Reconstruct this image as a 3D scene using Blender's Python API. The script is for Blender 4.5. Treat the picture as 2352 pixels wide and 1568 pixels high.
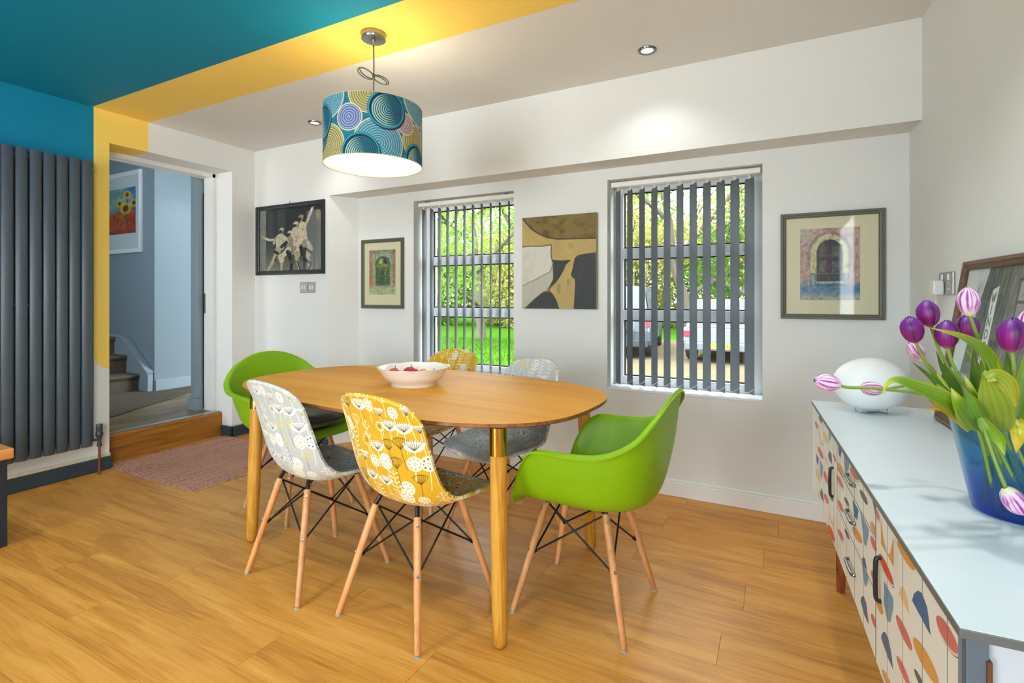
import bpy, bmesh, math, random
import numpy as np
from mathutils import Vector, Matrix

R = math.radians
PI = math.pi
scene = bpy.context.scene
col = scene.collection
for o in list(bpy.data.objects):
    bpy.data.objects.remove(o, do_unlink=True)

# ------------------------------------------------------------------ camera
CX, CY, FPX, CAMH, YAW = 1176.0, 682.0, 1171.0, 1.16, 27.55
cam_data = bpy.data.cameras.new('camera')
cam = bpy.data.objects.new('camera', cam_data)
col.objects.link(cam)
cam.location = (0, 0, CAMH)
cam.rotation_euler = (R(90), 0, R(YAW))
cam_data.sensor_fit = 'HORIZONTAL'
cam_data.sensor_width = 36.0
cam_data.lens = FPX / 2352.0 * 36.0
cam_data.shift_y = (CY - 784.0) / 2352.0
cam_data.clip_start = 0.02
cam_data.clip_end = 300
scene.camera = cam
_fw = Vector((-math.sin(R(YAW)), math.cos(R(YAW)), 0))
_rt = Vector((math.cos(R(YAW)), math.sin(R(YAW)), 0))


def at(px, py, d):
    """point at distance d in front of the camera plane"""
    p = (_fw + _rt * ((px - CX) / FPX) + Vector((0, 0, 1)) * ((CY - py) / FPX)) * d
    return Vector((p.x, p.y, p.z + CAMH))


# ------------------------------------------------------------------ world, daylight, exposure
SKY = 8.0
world = bpy.data.worlds.new('overcast_sky')
scene.world = world
world.use_nodes = True
wn = world.node_tree.nodes
wn['Background'].inputs[0].default_value = (0.88, 0.95, 1.0, 1)
wn['Background'].inputs[1].default_value = SKY

sun_d = bpy.data.lights.new('sun', 'SUN')
sun_d.energy = 3.0
sun_d.angle = R(8)
sun_d.color = (1.0, 0.96, 0.88)
sun = bpy.data.objects.new('sun', sun_d)
col.objects.link(sun)
sun.rotation_euler = (R(38), 0, R(-25))


def area_light(name, loc, rot, sx, sy, energy, color=(1, 1, 1)):
    d = bpy.data.lights.new(name, 'AREA')
    d.shape = 'RECTANGLE'
    d.size = sx
    d.size_y = sy
    d.energy = energy
    d.color = color
    o = bpy.data.objects.new(name, d)
    col.objects.link(o)
    o.location = loc
    o.rotation_euler = rot
    return o


XRL = 0.565 + 0.0532 * 4.53
# unseen fill lights added behind the camera to brighten the room
area_light('added_rear_fill', (-2.2, -2.93, 1.15), (R(-90), 0, R(180)), 1.6, 2.2, 40, (0.86, 0.94, 1.0)).rotation_euler = (R(90), 0, 0)
area_light('added_side_fill', (XRL - 0.03, -1.45, 1.5), (R(90), 0, R(90)), 1.8, 1.2, 95, (0.86, 0.94, 1.0))
# unseen fill light added in the hall to brighten its picture wall
area_light('added_hall_fill', (-5.3, 0.83, 1.5), (R(90), 0, 0), 0.9, 1.7, 15, (0.88, 0.95, 1.0))

scene.view_settings.view_transform = 'Standard'
scene.view_settings.look = 'None'
scene.view_settings.gamma = 1.0
scene.view_settings.use_curve_mapping = False
scene.view_settings.exposure = 0.62
cy = scene.cycles
cy.max_bounces = 6
cy.diffuse_bounces = 4
cy.glossy_bounces = 3
cy.transparent_max_bounces = 10
cy.caustics_reflective = False
cy.caustics_refractive = False
cy.sample_clamp_indirect = 6.0
cy.use_denoising = True
cy.use_adaptive_sampling = True
cy.adaptive_threshold = 0.04


# ------------------------------------------------------------------ helpers: colour and materials
def L1(c):
    c = c / 255.0
    return c / 12.92 if c <= 0.04045 else ((c + 0.055) / 1.055) ** 2.4


def C(r, g, b):
    return (L1(r), L1(g), L1(b), 1.0)


MATS = {}


def M(name, rgb=(200, 200, 200), rough=0.5, metal=0.0, var=0.05, vscale=6.0, bump=0.0, bscale=80.0,
      coat=0.0, spec=0.5, emit=0.0, attr=None, stretch=(1, 1, 1), sheen=0.0):
    if name in MATS:
        return MATS[name]
    m = bpy.data.materials.new(name)
    m.use_nodes = True
    nt = m.node_tree
    n, l = nt.nodes, nt.links
    b = n['Principled BSDF']
    b.inputs['Roughness'].default_value = rough
    b.inputs['Metallic'].default_value = metal
    b.inputs['Specular IOR Level'].default_value = spec
    b.inputs['Coat Weight'].default_value = coat
    b.inputs['Coat Roughness'].default_value = 0.15
    b.inputs['Sheen Weight'].default_value = sheen
    tc = n.new('ShaderNodeTexCoord')
    mp = n.new('ShaderNodeMapping')
    mp.inputs['Scale'].default_value = stretch
    l.new(tc.outputs['Object'], mp.inputs[0])
    nz = n.new('ShaderNodeTexNoise')
    nz.inputs['Scale'].default_value = vscale
    nz.inputs['Detail'].default_value = 4
    l.new(mp.outputs[0], nz.inputs['Vector'])
    hs = n.new('ShaderNodeMapRange')
    hs.inputs['To Min'].default_value = 1 - var
    hs.inputs['To Max'].default_value = 1 + var
    l.new(nz.outputs['Fac'], hs.inputs['Value'])
    mx = n.new('ShaderNodeVectorMath')
    mx.operation = 'SCALE'
    if attr:
        a = n.new('ShaderNodeAttribute')
        a.attribute_name = attr
        l.new(a.outputs['Color'], mx.inputs[0])
    else:
        mx.inputs[0].default_value = C(*rgb)[:3]
    l.new(hs.outputs[0], mx.inputs['Scale'])
    l.new(mx.outputs[0], b.inputs['Base Color'])
    if emit:
        b.inputs['Emission Color'].default_value = C(*rgb)
        b.inputs['Emission Strength'].default_value = emit
    if bump:
        n2 = n.new('ShaderNodeTexNoise')
        n2.inputs['Scale'].default_value = bscale
        n2.inputs['Detail'].default_value = 3
        l.new(mp.outputs[0], n2.inputs['Vector'])
        bp = n.new('ShaderNodeBump')
        bp.inputs['Strength'].default_value = bump
        bp.inputs['Distance'].default_value = 0.01
        l.new(n2.outputs['Fac'], bp.inputs['Height'])
        l.new(bp.outputs[0], b.inputs['Normal'])
    MATS[name] = m
    return m


def wood(name, dark, mid, light, rough=0.4, axis=0, scale=1.0, coat=0.0, per_object=0.12, ring=0.35, bump=0.05, fine=0.5, spec=0.35):
    """procedural wood: stretched noise fibres and a wavy cathedral figure, shifted per object"""
    if name in MATS:
        return MATS[name]
    m = bpy.data.materials.new(name)
    m.use_nodes = True
    nt = m.node_tree
    n, l = nt.nodes, nt.links
    b = n['Principled BSDF']
    b.inputs['Specular IOR Level'].default_value = spec
    b.inputs['Coat Weight'].default_value = coat
    b.inputs['Coat Roughness'].default_value = 0.2
    tc = n.new('ShaderNodeTexCoord')
    oi = n.new('ShaderNodeObjectInfo')
    off = n.new('ShaderNodeVectorMath')
    off.operation = 'SCALE'
    off.inputs[0].default_value = (37.1, 19.7, 53.3)
    l.new(oi.outputs['Random'], off.inputs['Scale'])
    add = n.new('ShaderNodeVectorMath')
    add.operation = 'ADD'
    l.new(tc.outputs['Object'], add.inputs[0])
    l.new(off.outputs[0], add.inputs[1])
    mp = n.new('ShaderNodeMapping')
    sc = [9 * scale] * 3
    sc[axis] = 0.9 * scale
    mp.inputs['Scale'].default_value = sc
    l.new(add.outputs[0], mp.inputs[0])
    n1 = n.new('ShaderNodeTexNoise')
    n1.inputs['Scale'].default_value = 1.0
    n1.inputs['Detail'].default_value = 3
    n1.inputs['Distortion'].default_value = 0.6
    l.new(mp.outputs[0], n1.inputs['Vector'])
    rg = n.new('ShaderNodeMath')
    rg.operation = 'MULTIPLY'
    rg.inputs[1].default_value = 46.0
    l.new(n1.outputs['Fac'], rg.inputs[0])
    sn = n.new('ShaderNodeMath')
    sn.operation = 'SINE'
    l.new(rg.outputs[0], sn.inputs[0])
    mp2 = n.new('ShaderNodeMapping')
    sc2 = [110 * scale] * 3
    sc2[axis] = 3.2 * scale
    mp2.inputs['Scale'].default_value = sc2
    l.new(add.outputs[0], mp2.inputs[0])
    n2 = n.new('ShaderNodeTexNoise')
    n2.inputs['Scale'].default_value = 1.0
    n2.inputs['Detail'].default_value = 5
    l.new(mp2.outputs[0], n2.inputs['Vector'])
    # value = fibres*fine + rings*ring + broad
    a1 = n.new('ShaderNodeMath'); a1.operation = 'MULTIPLY_ADD'
    a1.inputs[1].default_value = ring * 0.5
    l.new(sn.outputs[0], a1.inputs[0])
    l.new(n1.outputs['Fac'], a1.inputs[2])
    a2 = n.new('ShaderNodeMath'); a2.operation = 'SUBTRACT'
    a2.inputs[1].default_value = 0.5
    l.new(n2.outputs['Fac'], a2.inputs[0])
    a3 = n.new('ShaderNodeMath'); a3.operation = 'MULTIPLY_ADD'
    a3.inputs[1].default_value = fine * 2
    l.new(a2.outputs[0], a3.inputs[0])
    l.new(a1.outputs[0], a3.inputs[2])
    cr = n.new('ShaderNodeValToRGB')
    e = cr.color_ramp.elements
    e[0].position, e[0].color = 0.15, C(*dark)
    e[1].position, e[1].color = 0.9, C(*light)
    k = cr.color_ramp.elements.new(0.5)
    k.color = C(*mid)
    l.new(a3.outputs[0], cr.inputs[0])
    mr = n.new('ShaderNodeMapRange')
    mr.inputs['To Min'].default_value = 1 - per_object
    mr.inputs['To Max'].default_value = 1 + per_object
    l.new(oi.outputs['Random'], mr.inputs['Value'])
    vm = n.new('ShaderNodeVectorMath'); vm.operation = 'SCALE'
    l.new(cr.outputs[0], vm.inputs[0])
    l.new(mr.outputs[0], vm.inputs['Scale'])
    l.new(vm.outputs[0], b.inputs['Base Color'])
    rr = n.new('ShaderNodeMapRange')
    rr.inputs['To Min'].default_value = rough - 0.06
    rr.inputs['To Max'].default_value = rough + 0.08
    l.new(n2.outputs['Fac'], rr.inputs['Value'])
    l.new(rr.outputs[0], b.inputs['Roughness'])
    bp = n.new('ShaderNodeBump')
    bp.inputs['Strength'].default_value = bump
    bp.inputs['Distance'].default_value = 0.01
    l.new(n2.outputs['Fac'], bp.inputs['Height'])
    l.new(bp.outputs[0], b.inputs['Normal'])
    MATS[name] = m
    return m


def glass(name, tint=(1, 1, 1), rough=0.02, refl=1.0, attr=None, body=0.0):
    """thin pane: tinted transparency with a Fresnel reflection"""
    if name in MATS:
        return MATS[name]
    m = bpy.data.materials.new(name)
    m.use_nodes = True
    nt = m.node_tree
    n, l = nt.nodes, nt.links
    for x in list(n):
        n.remove(x)
    out = n.new('ShaderNodeOutputMaterial')
    tr = n.new('ShaderNodeBsdfTransparent')
    tr.inputs[0].default_value = (*tint, 1)
    if attr:
        a = n.new('ShaderNodeAttribute')
        a.attribute_name = attr
        l.new(a.outputs['Color'], tr.inputs[0])
    gl = n.new('ShaderNodeBsdfGlossy')
    gl.inputs['Roughness'].default_value = rough
    lw = n.new('ShaderNodeLayerWeight')
    lw.inputs[0].default_value = 0.5
    pw = n.new('ShaderNodeMath'); pw.operation = 'POWER'
    pw.inputs[1].default_value = 5.0
    l.new(lw.outputs['Facing'], pw.inputs[0])
    fr = n.new('ShaderNodeMath'); fr.operation = 'MULTIPLY_ADD'
    fr.inputs[1].default_value = 0.96
    fr.inputs[2].default_value = 0.04
    l.new(pw.outputs[0], fr.inputs[0])
    mu = n.new('ShaderNodeMath'); mu.operation = 'MULTIPLY'
    mu.inputs[1].default_value = refl
    l.new(fr.outputs[0], mu.inputs[0])
    mx = n.new('ShaderNodeMixShader')
    l.new(mu.outputs[0], mx.inputs[0])
    base = tr.outputs[0]
    if body:                       # coloured glass that also scatters a little light
        ts = n.new('ShaderNodeBsdfTranslucent')
        df = n.new('ShaderNodeBsdfDiffuse')
        for q in (ts, df):
            q.inputs[0].default_value = (*tint, 1)
            if attr:
                l.new(a.outputs['Color'], q.inputs[0])
        m1 = n.new('ShaderNodeMixShader')
        l.new(ts.outputs[0], m1.inputs[1])
        l.new(df.outputs[0], m1.inputs[2])
        m2 = n.new('ShaderNodeMixShader')
        m2.inputs[0].default_value = body
        l.new(tr.outputs[0], m2.inputs[1])
        l.new(m1.outputs[0], m2.inputs[2])
        base = m2.outputs[0]
    l.new(base, mx.inputs[1])
    l.new(gl.outputs[0], mx.inputs[2])
    l.new(mx.outputs[0], out.inputs[0])
    MATS[name] = m
    return m


# ------------------------------------------------------------------ helpers: meshes
class MB:
    def __init__(self):
        self.v, self.f, self.c = [], [], []
        self.cur = None

    def add(self, vs, fs, color=None):
        o = len(self.v)
        self.v += [tuple(p) for p in vs]
        self.f += [tuple(i + o for i in f) for f in fs]
        self.c += [color if color is not None else self.cur] * len(fs)
        return self

    def box(self, x0, x1, y0, y1, z0, z1, color=None):
        vs = [(x0, y0, z0), (x1, y0, z0), (x1, y1, z0), (x0, y1, z0), (x0, y0, z1), (x1, y0, z1), (x1, y1, z1), (x0, y1, z1)]
        fs = [(0, 3, 2, 1), (4, 5, 6, 7), (0, 1, 5, 4), (1, 2, 6, 5), (2, 3, 7, 6), (3, 0, 4, 7)]
        return self.add(vs, fs, color)

    def prism(self, poly, a0, a1, axis='z', color=None):
        """2D polygon extruded from a0 to a1 along axis; polygon is (x,y) / (y,z) for x / (x,z) for y"""
        n = len(poly)
        def P(p, a):
            return {'z': (p[0], p[1], a), 'x': (a, p[0], p[1]), 'y': (p[0], a, p[1])}[axis]
        vs = [P(p, a0) for p in poly] + [P(p, a1) for p in poly]
        fs = [tuple(range(n))[::-1], tuple(range(n, 2 * n))]
        fs += [(i, (i + 1) % n, n + (i + 1) % n, n + i) for i in range(n)]
        return self.add(vs, fs, color)

    def tube(self, pts, rad, n=10, caps=True, closed=False, color=None, flat=None):
        pts = [Vector(p) for p in pts]
        k = len(pts)
        if not hasattr(rad, '__len__'):
            rad = [rad] * k
        vs, fs = [], []
        ref = None
        for i, p in enumerate(pts):
            if closed:
                t = (pts[(i + 1) % k] - pts[i - 1])
            else:
                t = pts[min(i + 1, k - 1)] - pts[max(i - 1, 0)]
            t.normalize()
            if ref is None:
                ref = Vector((0, 0, 1)) if abs(t.z) < 0.9 else Vector((1, 0, 0))
            u = t.cross(ref)
            if u.length < 1e-6:
                u = t.cross(Vector((0, 1, 0)))
            u.normalize()
            w = u.cross(t)
            ref = w
            for j in range(n):
                a = 2 * PI * j / n
                vs.append(p + (u * math.cos(a) + w * math.sin(a) * (flat or 1)) * rad[i])
        m = k if closed else k - 1
        for i in range(m):
            for j in range(n):
                a, b2 = i * n + j, i * n + (j + 1) % n
                c2, d = ((i + 1) % k) * n + (j + 1) % n, ((i + 1) % k) * n + j
                fs.append((a, b2, c2, d))
        if caps and not closed:
            fs.append(tuple(range(n))[::-1])
            fs.append(tuple(range((k - 1) * n, k * n)))
        return self.add(vs, fs, color)

    def lathe(self, prof, n=32, c=(0, 0, 0), sx=1.0, sy=1.0, color=None):
        vs, fs = [], []
        for r, z in prof:
            for j in range(n):
                a = 2 * PI * j / n
                vs.append((c[0] + r * math.cos(a) * sx, c[1] + r * math.sin(a) * sy, c[2] + z))
        for i in range(len(prof) - 1):
            for j in range(n):
                fs.append((i * n + j, i * n + (j + 1) % n, (i + 1) * n + (j + 1) % n, (i + 1) * n + j))
        return self.add(vs, fs, color)

    def ring(self, x0, x1, z0, z1, w, prof, color=None):
        """mitred frame in the XZ plane facing -Y; prof: list of (inset fraction 0..1, y)"""
        k = len(prof)
        vs, fs = [], []
        for (t, y) in prof:
            i = t * w
            vs += [(x0 + i, y, z0 + i), (x1 - i, y, z0 + i), (x1 - i, y, z1 - i), (x0 + i, y, z1 - i)]
        for a in range(k):
            b = (a + 1) % k
            for j in range(4):
                j2 = (j + 1) % 4
                fs.append((a * 4 + j, a * 4 + j2, b * 4 + j2, b * 4 + j))
        return self.add(vs, fs, color)

    def mesh(self, name):
        me = bpy.data.meshes.new(name)
        me.from_pydata(self.v, [], self.f)
        if any(c is not None for c in self.c):
            ca = me.color_attributes.new('Col', 'FLOAT_COLOR', 'CORNER')
            buf = []
            for f, c in zip(self.f, self.c):
                c = c or (1, 1, 1, 1)
                buf += list(c) * len(f)
            ca.data.foreach_set('color', buf)
        me.update()
        return me


def finish(me, mats, smooth=None, fix=True):
    if fix:
        bm = bmesh.new()
        bm.from_mesh(me)
        bmesh.ops.recalc_face_normals(bm, faces=bm.faces)
        bm.to_mesh(me)
        bm.free()
    for m in (mats if isinstance(mats, (list, tuple)) else [mats]):
        me.materials.append(m)
    if smooth:
        me.polygons.foreach_set('use_smooth', [True] * len(me.polygons))
        if smooth is not True:
            me.set_sharp_from_angle(angle=R(smooth))
    return me


def link(name, me, parent=None, bevel=0, seg=2):
    o = bpy.data.objects.new(name, me)
    col.objects.link(o)
    if parent is not None:
        o.parent = parent
    if bevel:
        b = o.modifiers.new('bevel', 'BEVEL')
        b.width = bevel
        b.segments = seg
        b.limit_method = 'ANGLE'
        b.angle_limit = R(35)
        b.harden_normals = False
    return o


def obj(name, mb, mat, parent=None, smooth=None, bevel=0, seg=2, fix=True):
    me = mb.mesh(name) if isinstance(mb, MB) else mb
    finish(me, mat, smooth, fix)
    return link(name, me, parent, bevel, seg)


def tag(o, label, cat=None, group=None, kind=None):
    o['label'] = label
    if cat:
        o['category'] = cat
    if group:
        o['group'] = group
    if kind:
        o['kind'] = kind
    return o


def thing(name, label, cat, loc=(0, 0, 0), rz=0.0, group=None):
    o = bpy.data.objects.new(name, None)
    col.objects.link(o)
    o.location = loc
    o.rotation_euler = (0, 0, rz)
    o.empty_display_size = 0.05
    return tag(o, label, cat, group)


def struct(name, mb, mat, label, cat, **k):
    o = obj(name, mb, mat, None, **k)
    return tag(o, label, cat, kind='structure')


_cache = {}


def shared(key, make, mat, smooth=None):
    if key not in _cache:
        _cache[key] = finish(make().mesh(key), mat, smooth)
    return _cache[key]


def catmull(pts, n):
    """smooth polyline through points"""
    P = np.array([list(p) for p in pts], float)
    k = len(P)
    out = []
    ext = np.vstack([2 * P[0] - P[1], P, 2 * P[-1] - P[-2]])
    for i in range(k - 1):
        p0, p1, p2, p3 = ext[i], ext[i + 1], ext[i + 2], ext[i + 3]
        for t in np.linspace(0, 1, n, endpoint=False):
            out.append(0.5 * ((2 * p1) + (-p0 + p2) * t + (2 * p0 - 5 * p1 + 4 * p2 - p3) * t * t + (-p0 + 3 * p1 - 3 * p2 + p3) * t ** 3))
    out.append(P[-1])
    return [Vector(p) for p in out]


# ------------------------------------------------------------------ helpers: flat prints computed per vertex
def lin(a):
    a = np.clip(a, 0, 1)
    return np.where(a <= 0.04045, a / 12.92, ((a + 0.055) / 1.055) ** 2.4)


def smooth_interp(x, xs, ys):
    """cubic (Catmull-Rom style) interpolation of a small table"""
    xs, ys = np.array(xs, float), np.array(ys, float)
    m = np.gradient(ys, xs)
    i = np.clip(np.searchsorted(xs, x) - 1, 0, len(xs) - 2)
    h = xs[i + 1] - xs[i]
    t = (x - xs[i]) / h
    return (2 * t ** 3 - 3 * t ** 2 + 1) * ys[i] + (t ** 3 - 2 * t ** 2 + t) * h * m[i] + (-2 * t ** 3 + 3 * t ** 2) * ys[i + 1] + (t ** 3 - t ** 2) * h * m[i + 1]


def vnoise(x, y, seed=0):
    xi, yi = np.floor(x).astype(int), np.floor(y).astype(int)
    fx, fy = x - xi, y - yi
    fx, fy = fx * fx * (3 - 2 * fx), fy * fy * (3 - 2 * fy)
    def h(a, b):
        v = np.sin(a * 127.1 + b * 311.7 + seed * 74.7) * 43758.5453
        return v - np.floor(v)
    return (h(xi, yi) * (1 - fx) + h(xi + 1, yi) * fx) * (1 - fy) + (h(xi, yi + 1) * (1 - fx) + h(xi + 1, yi + 1) * fx) * fy


def fbm(x, y, seed=0, o=4):
    s, a, t = 0, 0.5, 0
    for k in range(o):
        s = s + a * vnoise(x * 2 ** k, y * 2 ** k, seed + k)
        t += a
        a *= 0.5
    return s / t


class Paint:
    """paints shapes into an array of colours sampled at points (X, Y)"""
    def __init__(self, X, Y, base, aa):
        self.X, self.Y, self.aa = X, Y, aa
        self.c = np.empty(X.shape + (3,))
        self.c[...] = np.array(base) / 255.0

    def blend(self, m, rgb, a=1.0):
        m = np.clip(m, 0, 1)[..., None] * a
        rgb = np.asarray(rgb, float)
        if rgb.ndim == 1:
            rgb = rgb / 255.0
        self.c = self.c * (1 - m) + rgb * m

    def sd(self, d):
        return 0.5 - d / self.aa

    def ell(self, x, y, rx, ry, rgb, a=1.0, rot=0.0):
        dx, dy = self.X - x, self.Y - y
        c, s = math.cos(rot), math.sin(rot)
        u, v = dx * c + dy * s, -dx * s + dy * c
        q = np.sqrt((u / rx) ** 2 + (v / ry) ** 2)
        self.blend(self.sd((q - 1) * min(rx, ry)), rgb, a)

    def ringe(self, x, y, r, w, rgb, a=1.0):
        q = np.hypot(self.X - x, self.Y - y)
        self.blend(self.sd(np.abs(q - r) - w / 2), rgb, a)

    def seg(self, p, q, w0, rgb, w1=None, a=1.0):
        w1 = w0 if w1 is None else w1
        px, py = p
        dx, dy = q[0] - px, q[1] - py
        L = dx * dx + dy * dy + 1e-12
        t = np.clip(((self.X - px) * dx + (self.Y - py) * dy) / L, 0, 1)
        d = np.hypot(self.X - px - t * dx, self.Y - py - t * dy)
        self.blend(self.sd(d - (w0 + (w1 - w0) * t) / 2), rgb, a)

    def line(self, pts, w, rgb, a=1.0):
        for p, q in zip(pts[:-1], pts[1:]):
            self.seg(p, q, w, rgb, a=a)

    def inside(self, pts):
        ins = np.zeros(self.X.shape, bool)
        n = len(pts)
        for i in range(n):
            (x1, y1), (x2, y2) = pts[i], pts[(i + 1) % n]
            if y1 == y2:
                continue
            c = ((y1 > self.Y) != (y2 > self.Y)) & (self.X < (x2 - x1) * (self.Y - y1) / (y2 - y1) + x1)
            ins ^= c
        return ins

    def poly(self, pts, rgb, a=1.0):
        self.blend(self.inside(pts).astype(float), rgb, a)

    def rect(self, x0, x1, y0, y1, rgb, a=1.0):
        m = self.sd(np.maximum(np.abs(self.X - (x0 + x1) / 2) - (x1 - x0) / 2, np.abs(self.Y - (y0 + y1) / 2) - (y1 - y0) / 2))
        self.blend(m, rgb, a)


def grid_mesh(name, V, colors=None, closed_u=False):
    """V: (n, m, 3) vertices; colours (n, m, 3) in sRGB 0..1 on the points"""
    n, m = V.shape[:2]
    me = bpy.data.meshes.new(name)
    idx = np.arange(n * m).reshape(n, m)
    if closed_u:
        idx2 = np.vstack([idx, idx[:1]])
    else:
        idx2 = idx
    q = np.stack([idx2[:-1, :-1], idx2[1:, :-1], idx2[1:, 1:], idx2[:-1, 1:]], -1).reshape(-1, 4)
    me.vertices.add(n * m)
    me.vertices.foreach_set('co', V.reshape(-1).astype(np.float32))
    me.loops.add(q.size)
    me.loops.foreach_set('vertex_index', q.reshape(-1).astype(np.int32))
    me.polygons.add(len(q))
    me.polygons.foreach_set('loop_start', np.arange(0, q.size, 4, dtype=np.int32))
    me.polygons.foreach_set('use_smooth', np.ones(len(q), bool))
    me.update(calc_edges=True)
    if colors is not None:
        ca = me.color_attributes.new('Col', 'FLOAT_COLOR', 'POINT')
        cc = np.ones((n * m, 4), np.float32)
        cc[:, :3] = lin(colors).reshape(-1, 3)
        ca.data.foreach_set('color', cc.reshape(-1))
    return me


def print_panel(name, w, h, y, z0, res, func, mat, parent, x0=None):
    """flat printed sheet in the XZ plane facing -Y, coloured by func(U, V)"""
    x0 = -w / 2 if x0 is None else x0
    nx, nz = max(2, int(w / res)), max(2, int(h / res))
    u = np.linspace(0, 1, nx)
    v = np.linspace(0, 1, nz)
    U, Vv = np.meshgrid(u, v, indexing='ij')
    P = np.stack([x0 + U * w, np.full_like(U, y), z0 + Vv * h], -1)
    cc = 0
    for du in (-.25, .25):
        for dv in (-.25, .25):
            cc = cc + func(np.clip(U + du / nx, 0, 1), np.clip(Vv + dv / nz, 0, 1)) / 4
    me = grid_mesh(name, P, cc)
    return obj(name, me, mat, parent, fix=False)

# ------------------------------------------------------------------ the setting
XL, YB, YW, ZC, ZH = -4.02, 2.885, 3.08, 2.418, 0.195
DY0, DY1, DZ = 1.802, 2.679, 2.204       # door opening in the left wall
WIN = [(-2.447, -1.594), (-0.939, -0.075)]
WZ0, WZ1 = 0.60, 1.885


def XR(y):
    return 0.565 + 0.0532 * (3.08 - y)


white = M('white_wall_paint', (225, 225, 221), 0.75, var=0.015, vscale=3, bump=0.04, bscale=140)
white_gloss = M('white_gloss_paint', (232, 232, 230), 0.35, var=0.01)
upvc = M('white_window_plastic', (233, 235, 238), 0.3, var=0.01)
navy_gloss = M('navy_skirting_paint', (52, 66, 78), 0.35, var=0.12, vscale=10)
plaster = M('bare_plaster', (214, 200, 165), 0.9, var=0.1, vscale=30)
hallpaint = M('blue_grey_hall_paint', (122, 140, 151), 0.6, var=0.02, bump=0.03, bscale=120)
hallgloss = M('blue_grey_gloss', (136, 153, 163), 0.35, var=0.02)


def painted(name, rules):
    """wall paint in blocks of colour: rules(n, l, pos) -> list of (mask socket, rgb) over the white paint"""
    m = bpy.data.materials.new(name)
    m.use_nodes = True
    n, l = m.node_tree.nodes, m.node_tree.links
    b = n['Principled BSDF']
    b.inputs['Roughness'].default_value = 0.7
    b.inputs['Specular IOR Level'].default_value = 0.3
    tc = n.new('ShaderNodeTexCoord')
    sp = n.new('ShaderNodeSeparateXYZ')
    l.new(tc.outputs['Object'], sp.inputs[0])

    def mth(op, a, c=None):
        k = n.new('ShaderNodeMath')
        k.operation = op
        for i, x in enumerate((a, c)):
            if x is None:
                continue
            if isinstance(x, (int, float)):
                k.inputs[i].default_value = x
            else:
                l.new(x, k.inputs[i])
        return k.outputs[0]
    cur = None
    rgbn = n.new('ShaderNodeRGB')
    rgbn.outputs[0].default_value = C(225, 225, 221)
    cur = rgbn.outputs[0]
    for mask, rgb in rules(mth, sp.outputs):
        mx = n.new('ShaderNodeMix')
        mx.data_type = 'RGBA'
        l.new(mask, mx.inputs[0])
        l.new(cur, mx.inputs[6])
        mx.inputs[7].default_value = C(*rgb)
        cur = mx.outputs[2]
    nz = n.new('ShaderNodeTexNoise')
    nz.inputs['Scale'].default_value = 130
    l.new(tc.outputs['Object'], nz.inputs['Vector'])
    bp = n.new('ShaderNodeBump')
    bp.inputs['Strength'].default_value = 0.04
    bp.inputs['Distance'].default_value = 0.01
    l.new(nz.outputs['Fac'], bp.inputs['Height'])
    l.new(bp.outputs[0], b.inputs['Normal'])
    l.new(cur, b.inputs['Base Color'])
    return m


TEAL, YEL = (0, 126, 158), (246, 211, 102)


def ceil_rules(m, p):
    yel = m('LESS_THAN', p[1], 2.05)
    teal = m('LESS_THAN', p[1], 1.705)
    return [(yel, YEL), (teal, TEAL)]


def left_rules(m, p):
    y, z = p[1], p[2]
    t = m('SUBTRACT', 1.0, m('DIVIDE', m('SUBTRACT', y, 1.713), 0.089))
    t = m('MINIMUM', m('MAXIMUM', t, 0.0), 1.0)
    zb = m('SUBTRACT', 0.785, m('MULTIPLY', 0.109, m('SQRT', m('SUBTRACT', 1.0, m('MULTIPLY', t, t)))))
    yel = m('MULTIPLY', m('LESS_THAN', y, 2.043), m('GREATER_THAN', z, zb))
    teal = m('LESS_THAN', y, 1.713)
    lowwhite = m('MULTIPLY', m('LESS_THAN', y, 1.713), m('LESS_THAN', z, 0.22))
    return [(yel, YEL), (teal, TEAL), (lowwhite, (225, 225, 221))]


ceil_mat = painted('ceiling_colour_blocks', ceil_rules)
left_mat = painted('left_wall_colour_blocks', left_rules)

b = MB()
b.box(-4.4, 1.1, -3.2, 3.4, ZC, ZC + 0.1)
struct('ceiling', b, ceil_mat, 'flat ceiling painted in teal, a yellow band and white', 'ceiling')

b = MB()
b.box(-4.36, XL, -3.2, DY0, 0, ZC)
b.box(-4.36, XL, DY1, YB + 0.05, 0, ZC)
b.box(-4.36, XL, DY0, DY1, DZ, ZC)
struct('wall_left', b, left_mat, 'wall with the hall doorway, painted teal, yellow and white', 'wall')

b = MB()
b.prism([(-4.36, YB), (-3.129, YB), (-3.002, YW), (-3.002, 3.4), (-4.36, 3.4)], 0, ZC)
struct('wall_back_pier', b, white, 'white projecting pier carrying the black framed photograph', 'wall')

b = MB()
xs = [-3.05, WIN[0][0], WIN[0][1], WIN[1][0], WIN[1][1], 0.75]
for i in range(5):
    if i in (1, 3):
        b.box(xs[i], xs[i + 1], YW, 3.37, 0, WZ0)
        b.box(xs[i], xs[i + 1], YW, 3.37, WZ1, ZC)
    else:
        b.box(xs[i], xs[i + 1], YW, 3.37, 0, ZC)
struct('wall_back', b, white, 'white wall with two window openings', 'wall')

b = MB()
b.prism([(-3.129, YB), (XR(YB) + .05, YB), (XR(YW) + .05, YW + .05), (-3.02, YW + .05)], 1.957, ZC)
struct('ceiling_bulkhead', b, white, 'white boxed bulkhead running above the two windows', 'bulkhead')

b = MB()
b.prism([(XR(3.4), 3.4), (XR(3.4) + .15, 3.4), (XR(-3.2) + .15, -3.2), (XR(-3.2), -3.2)], 0, ZC)
struct('wall_right', b, white, 'plain off-white wall behind the sideboard', 'wall')

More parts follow.
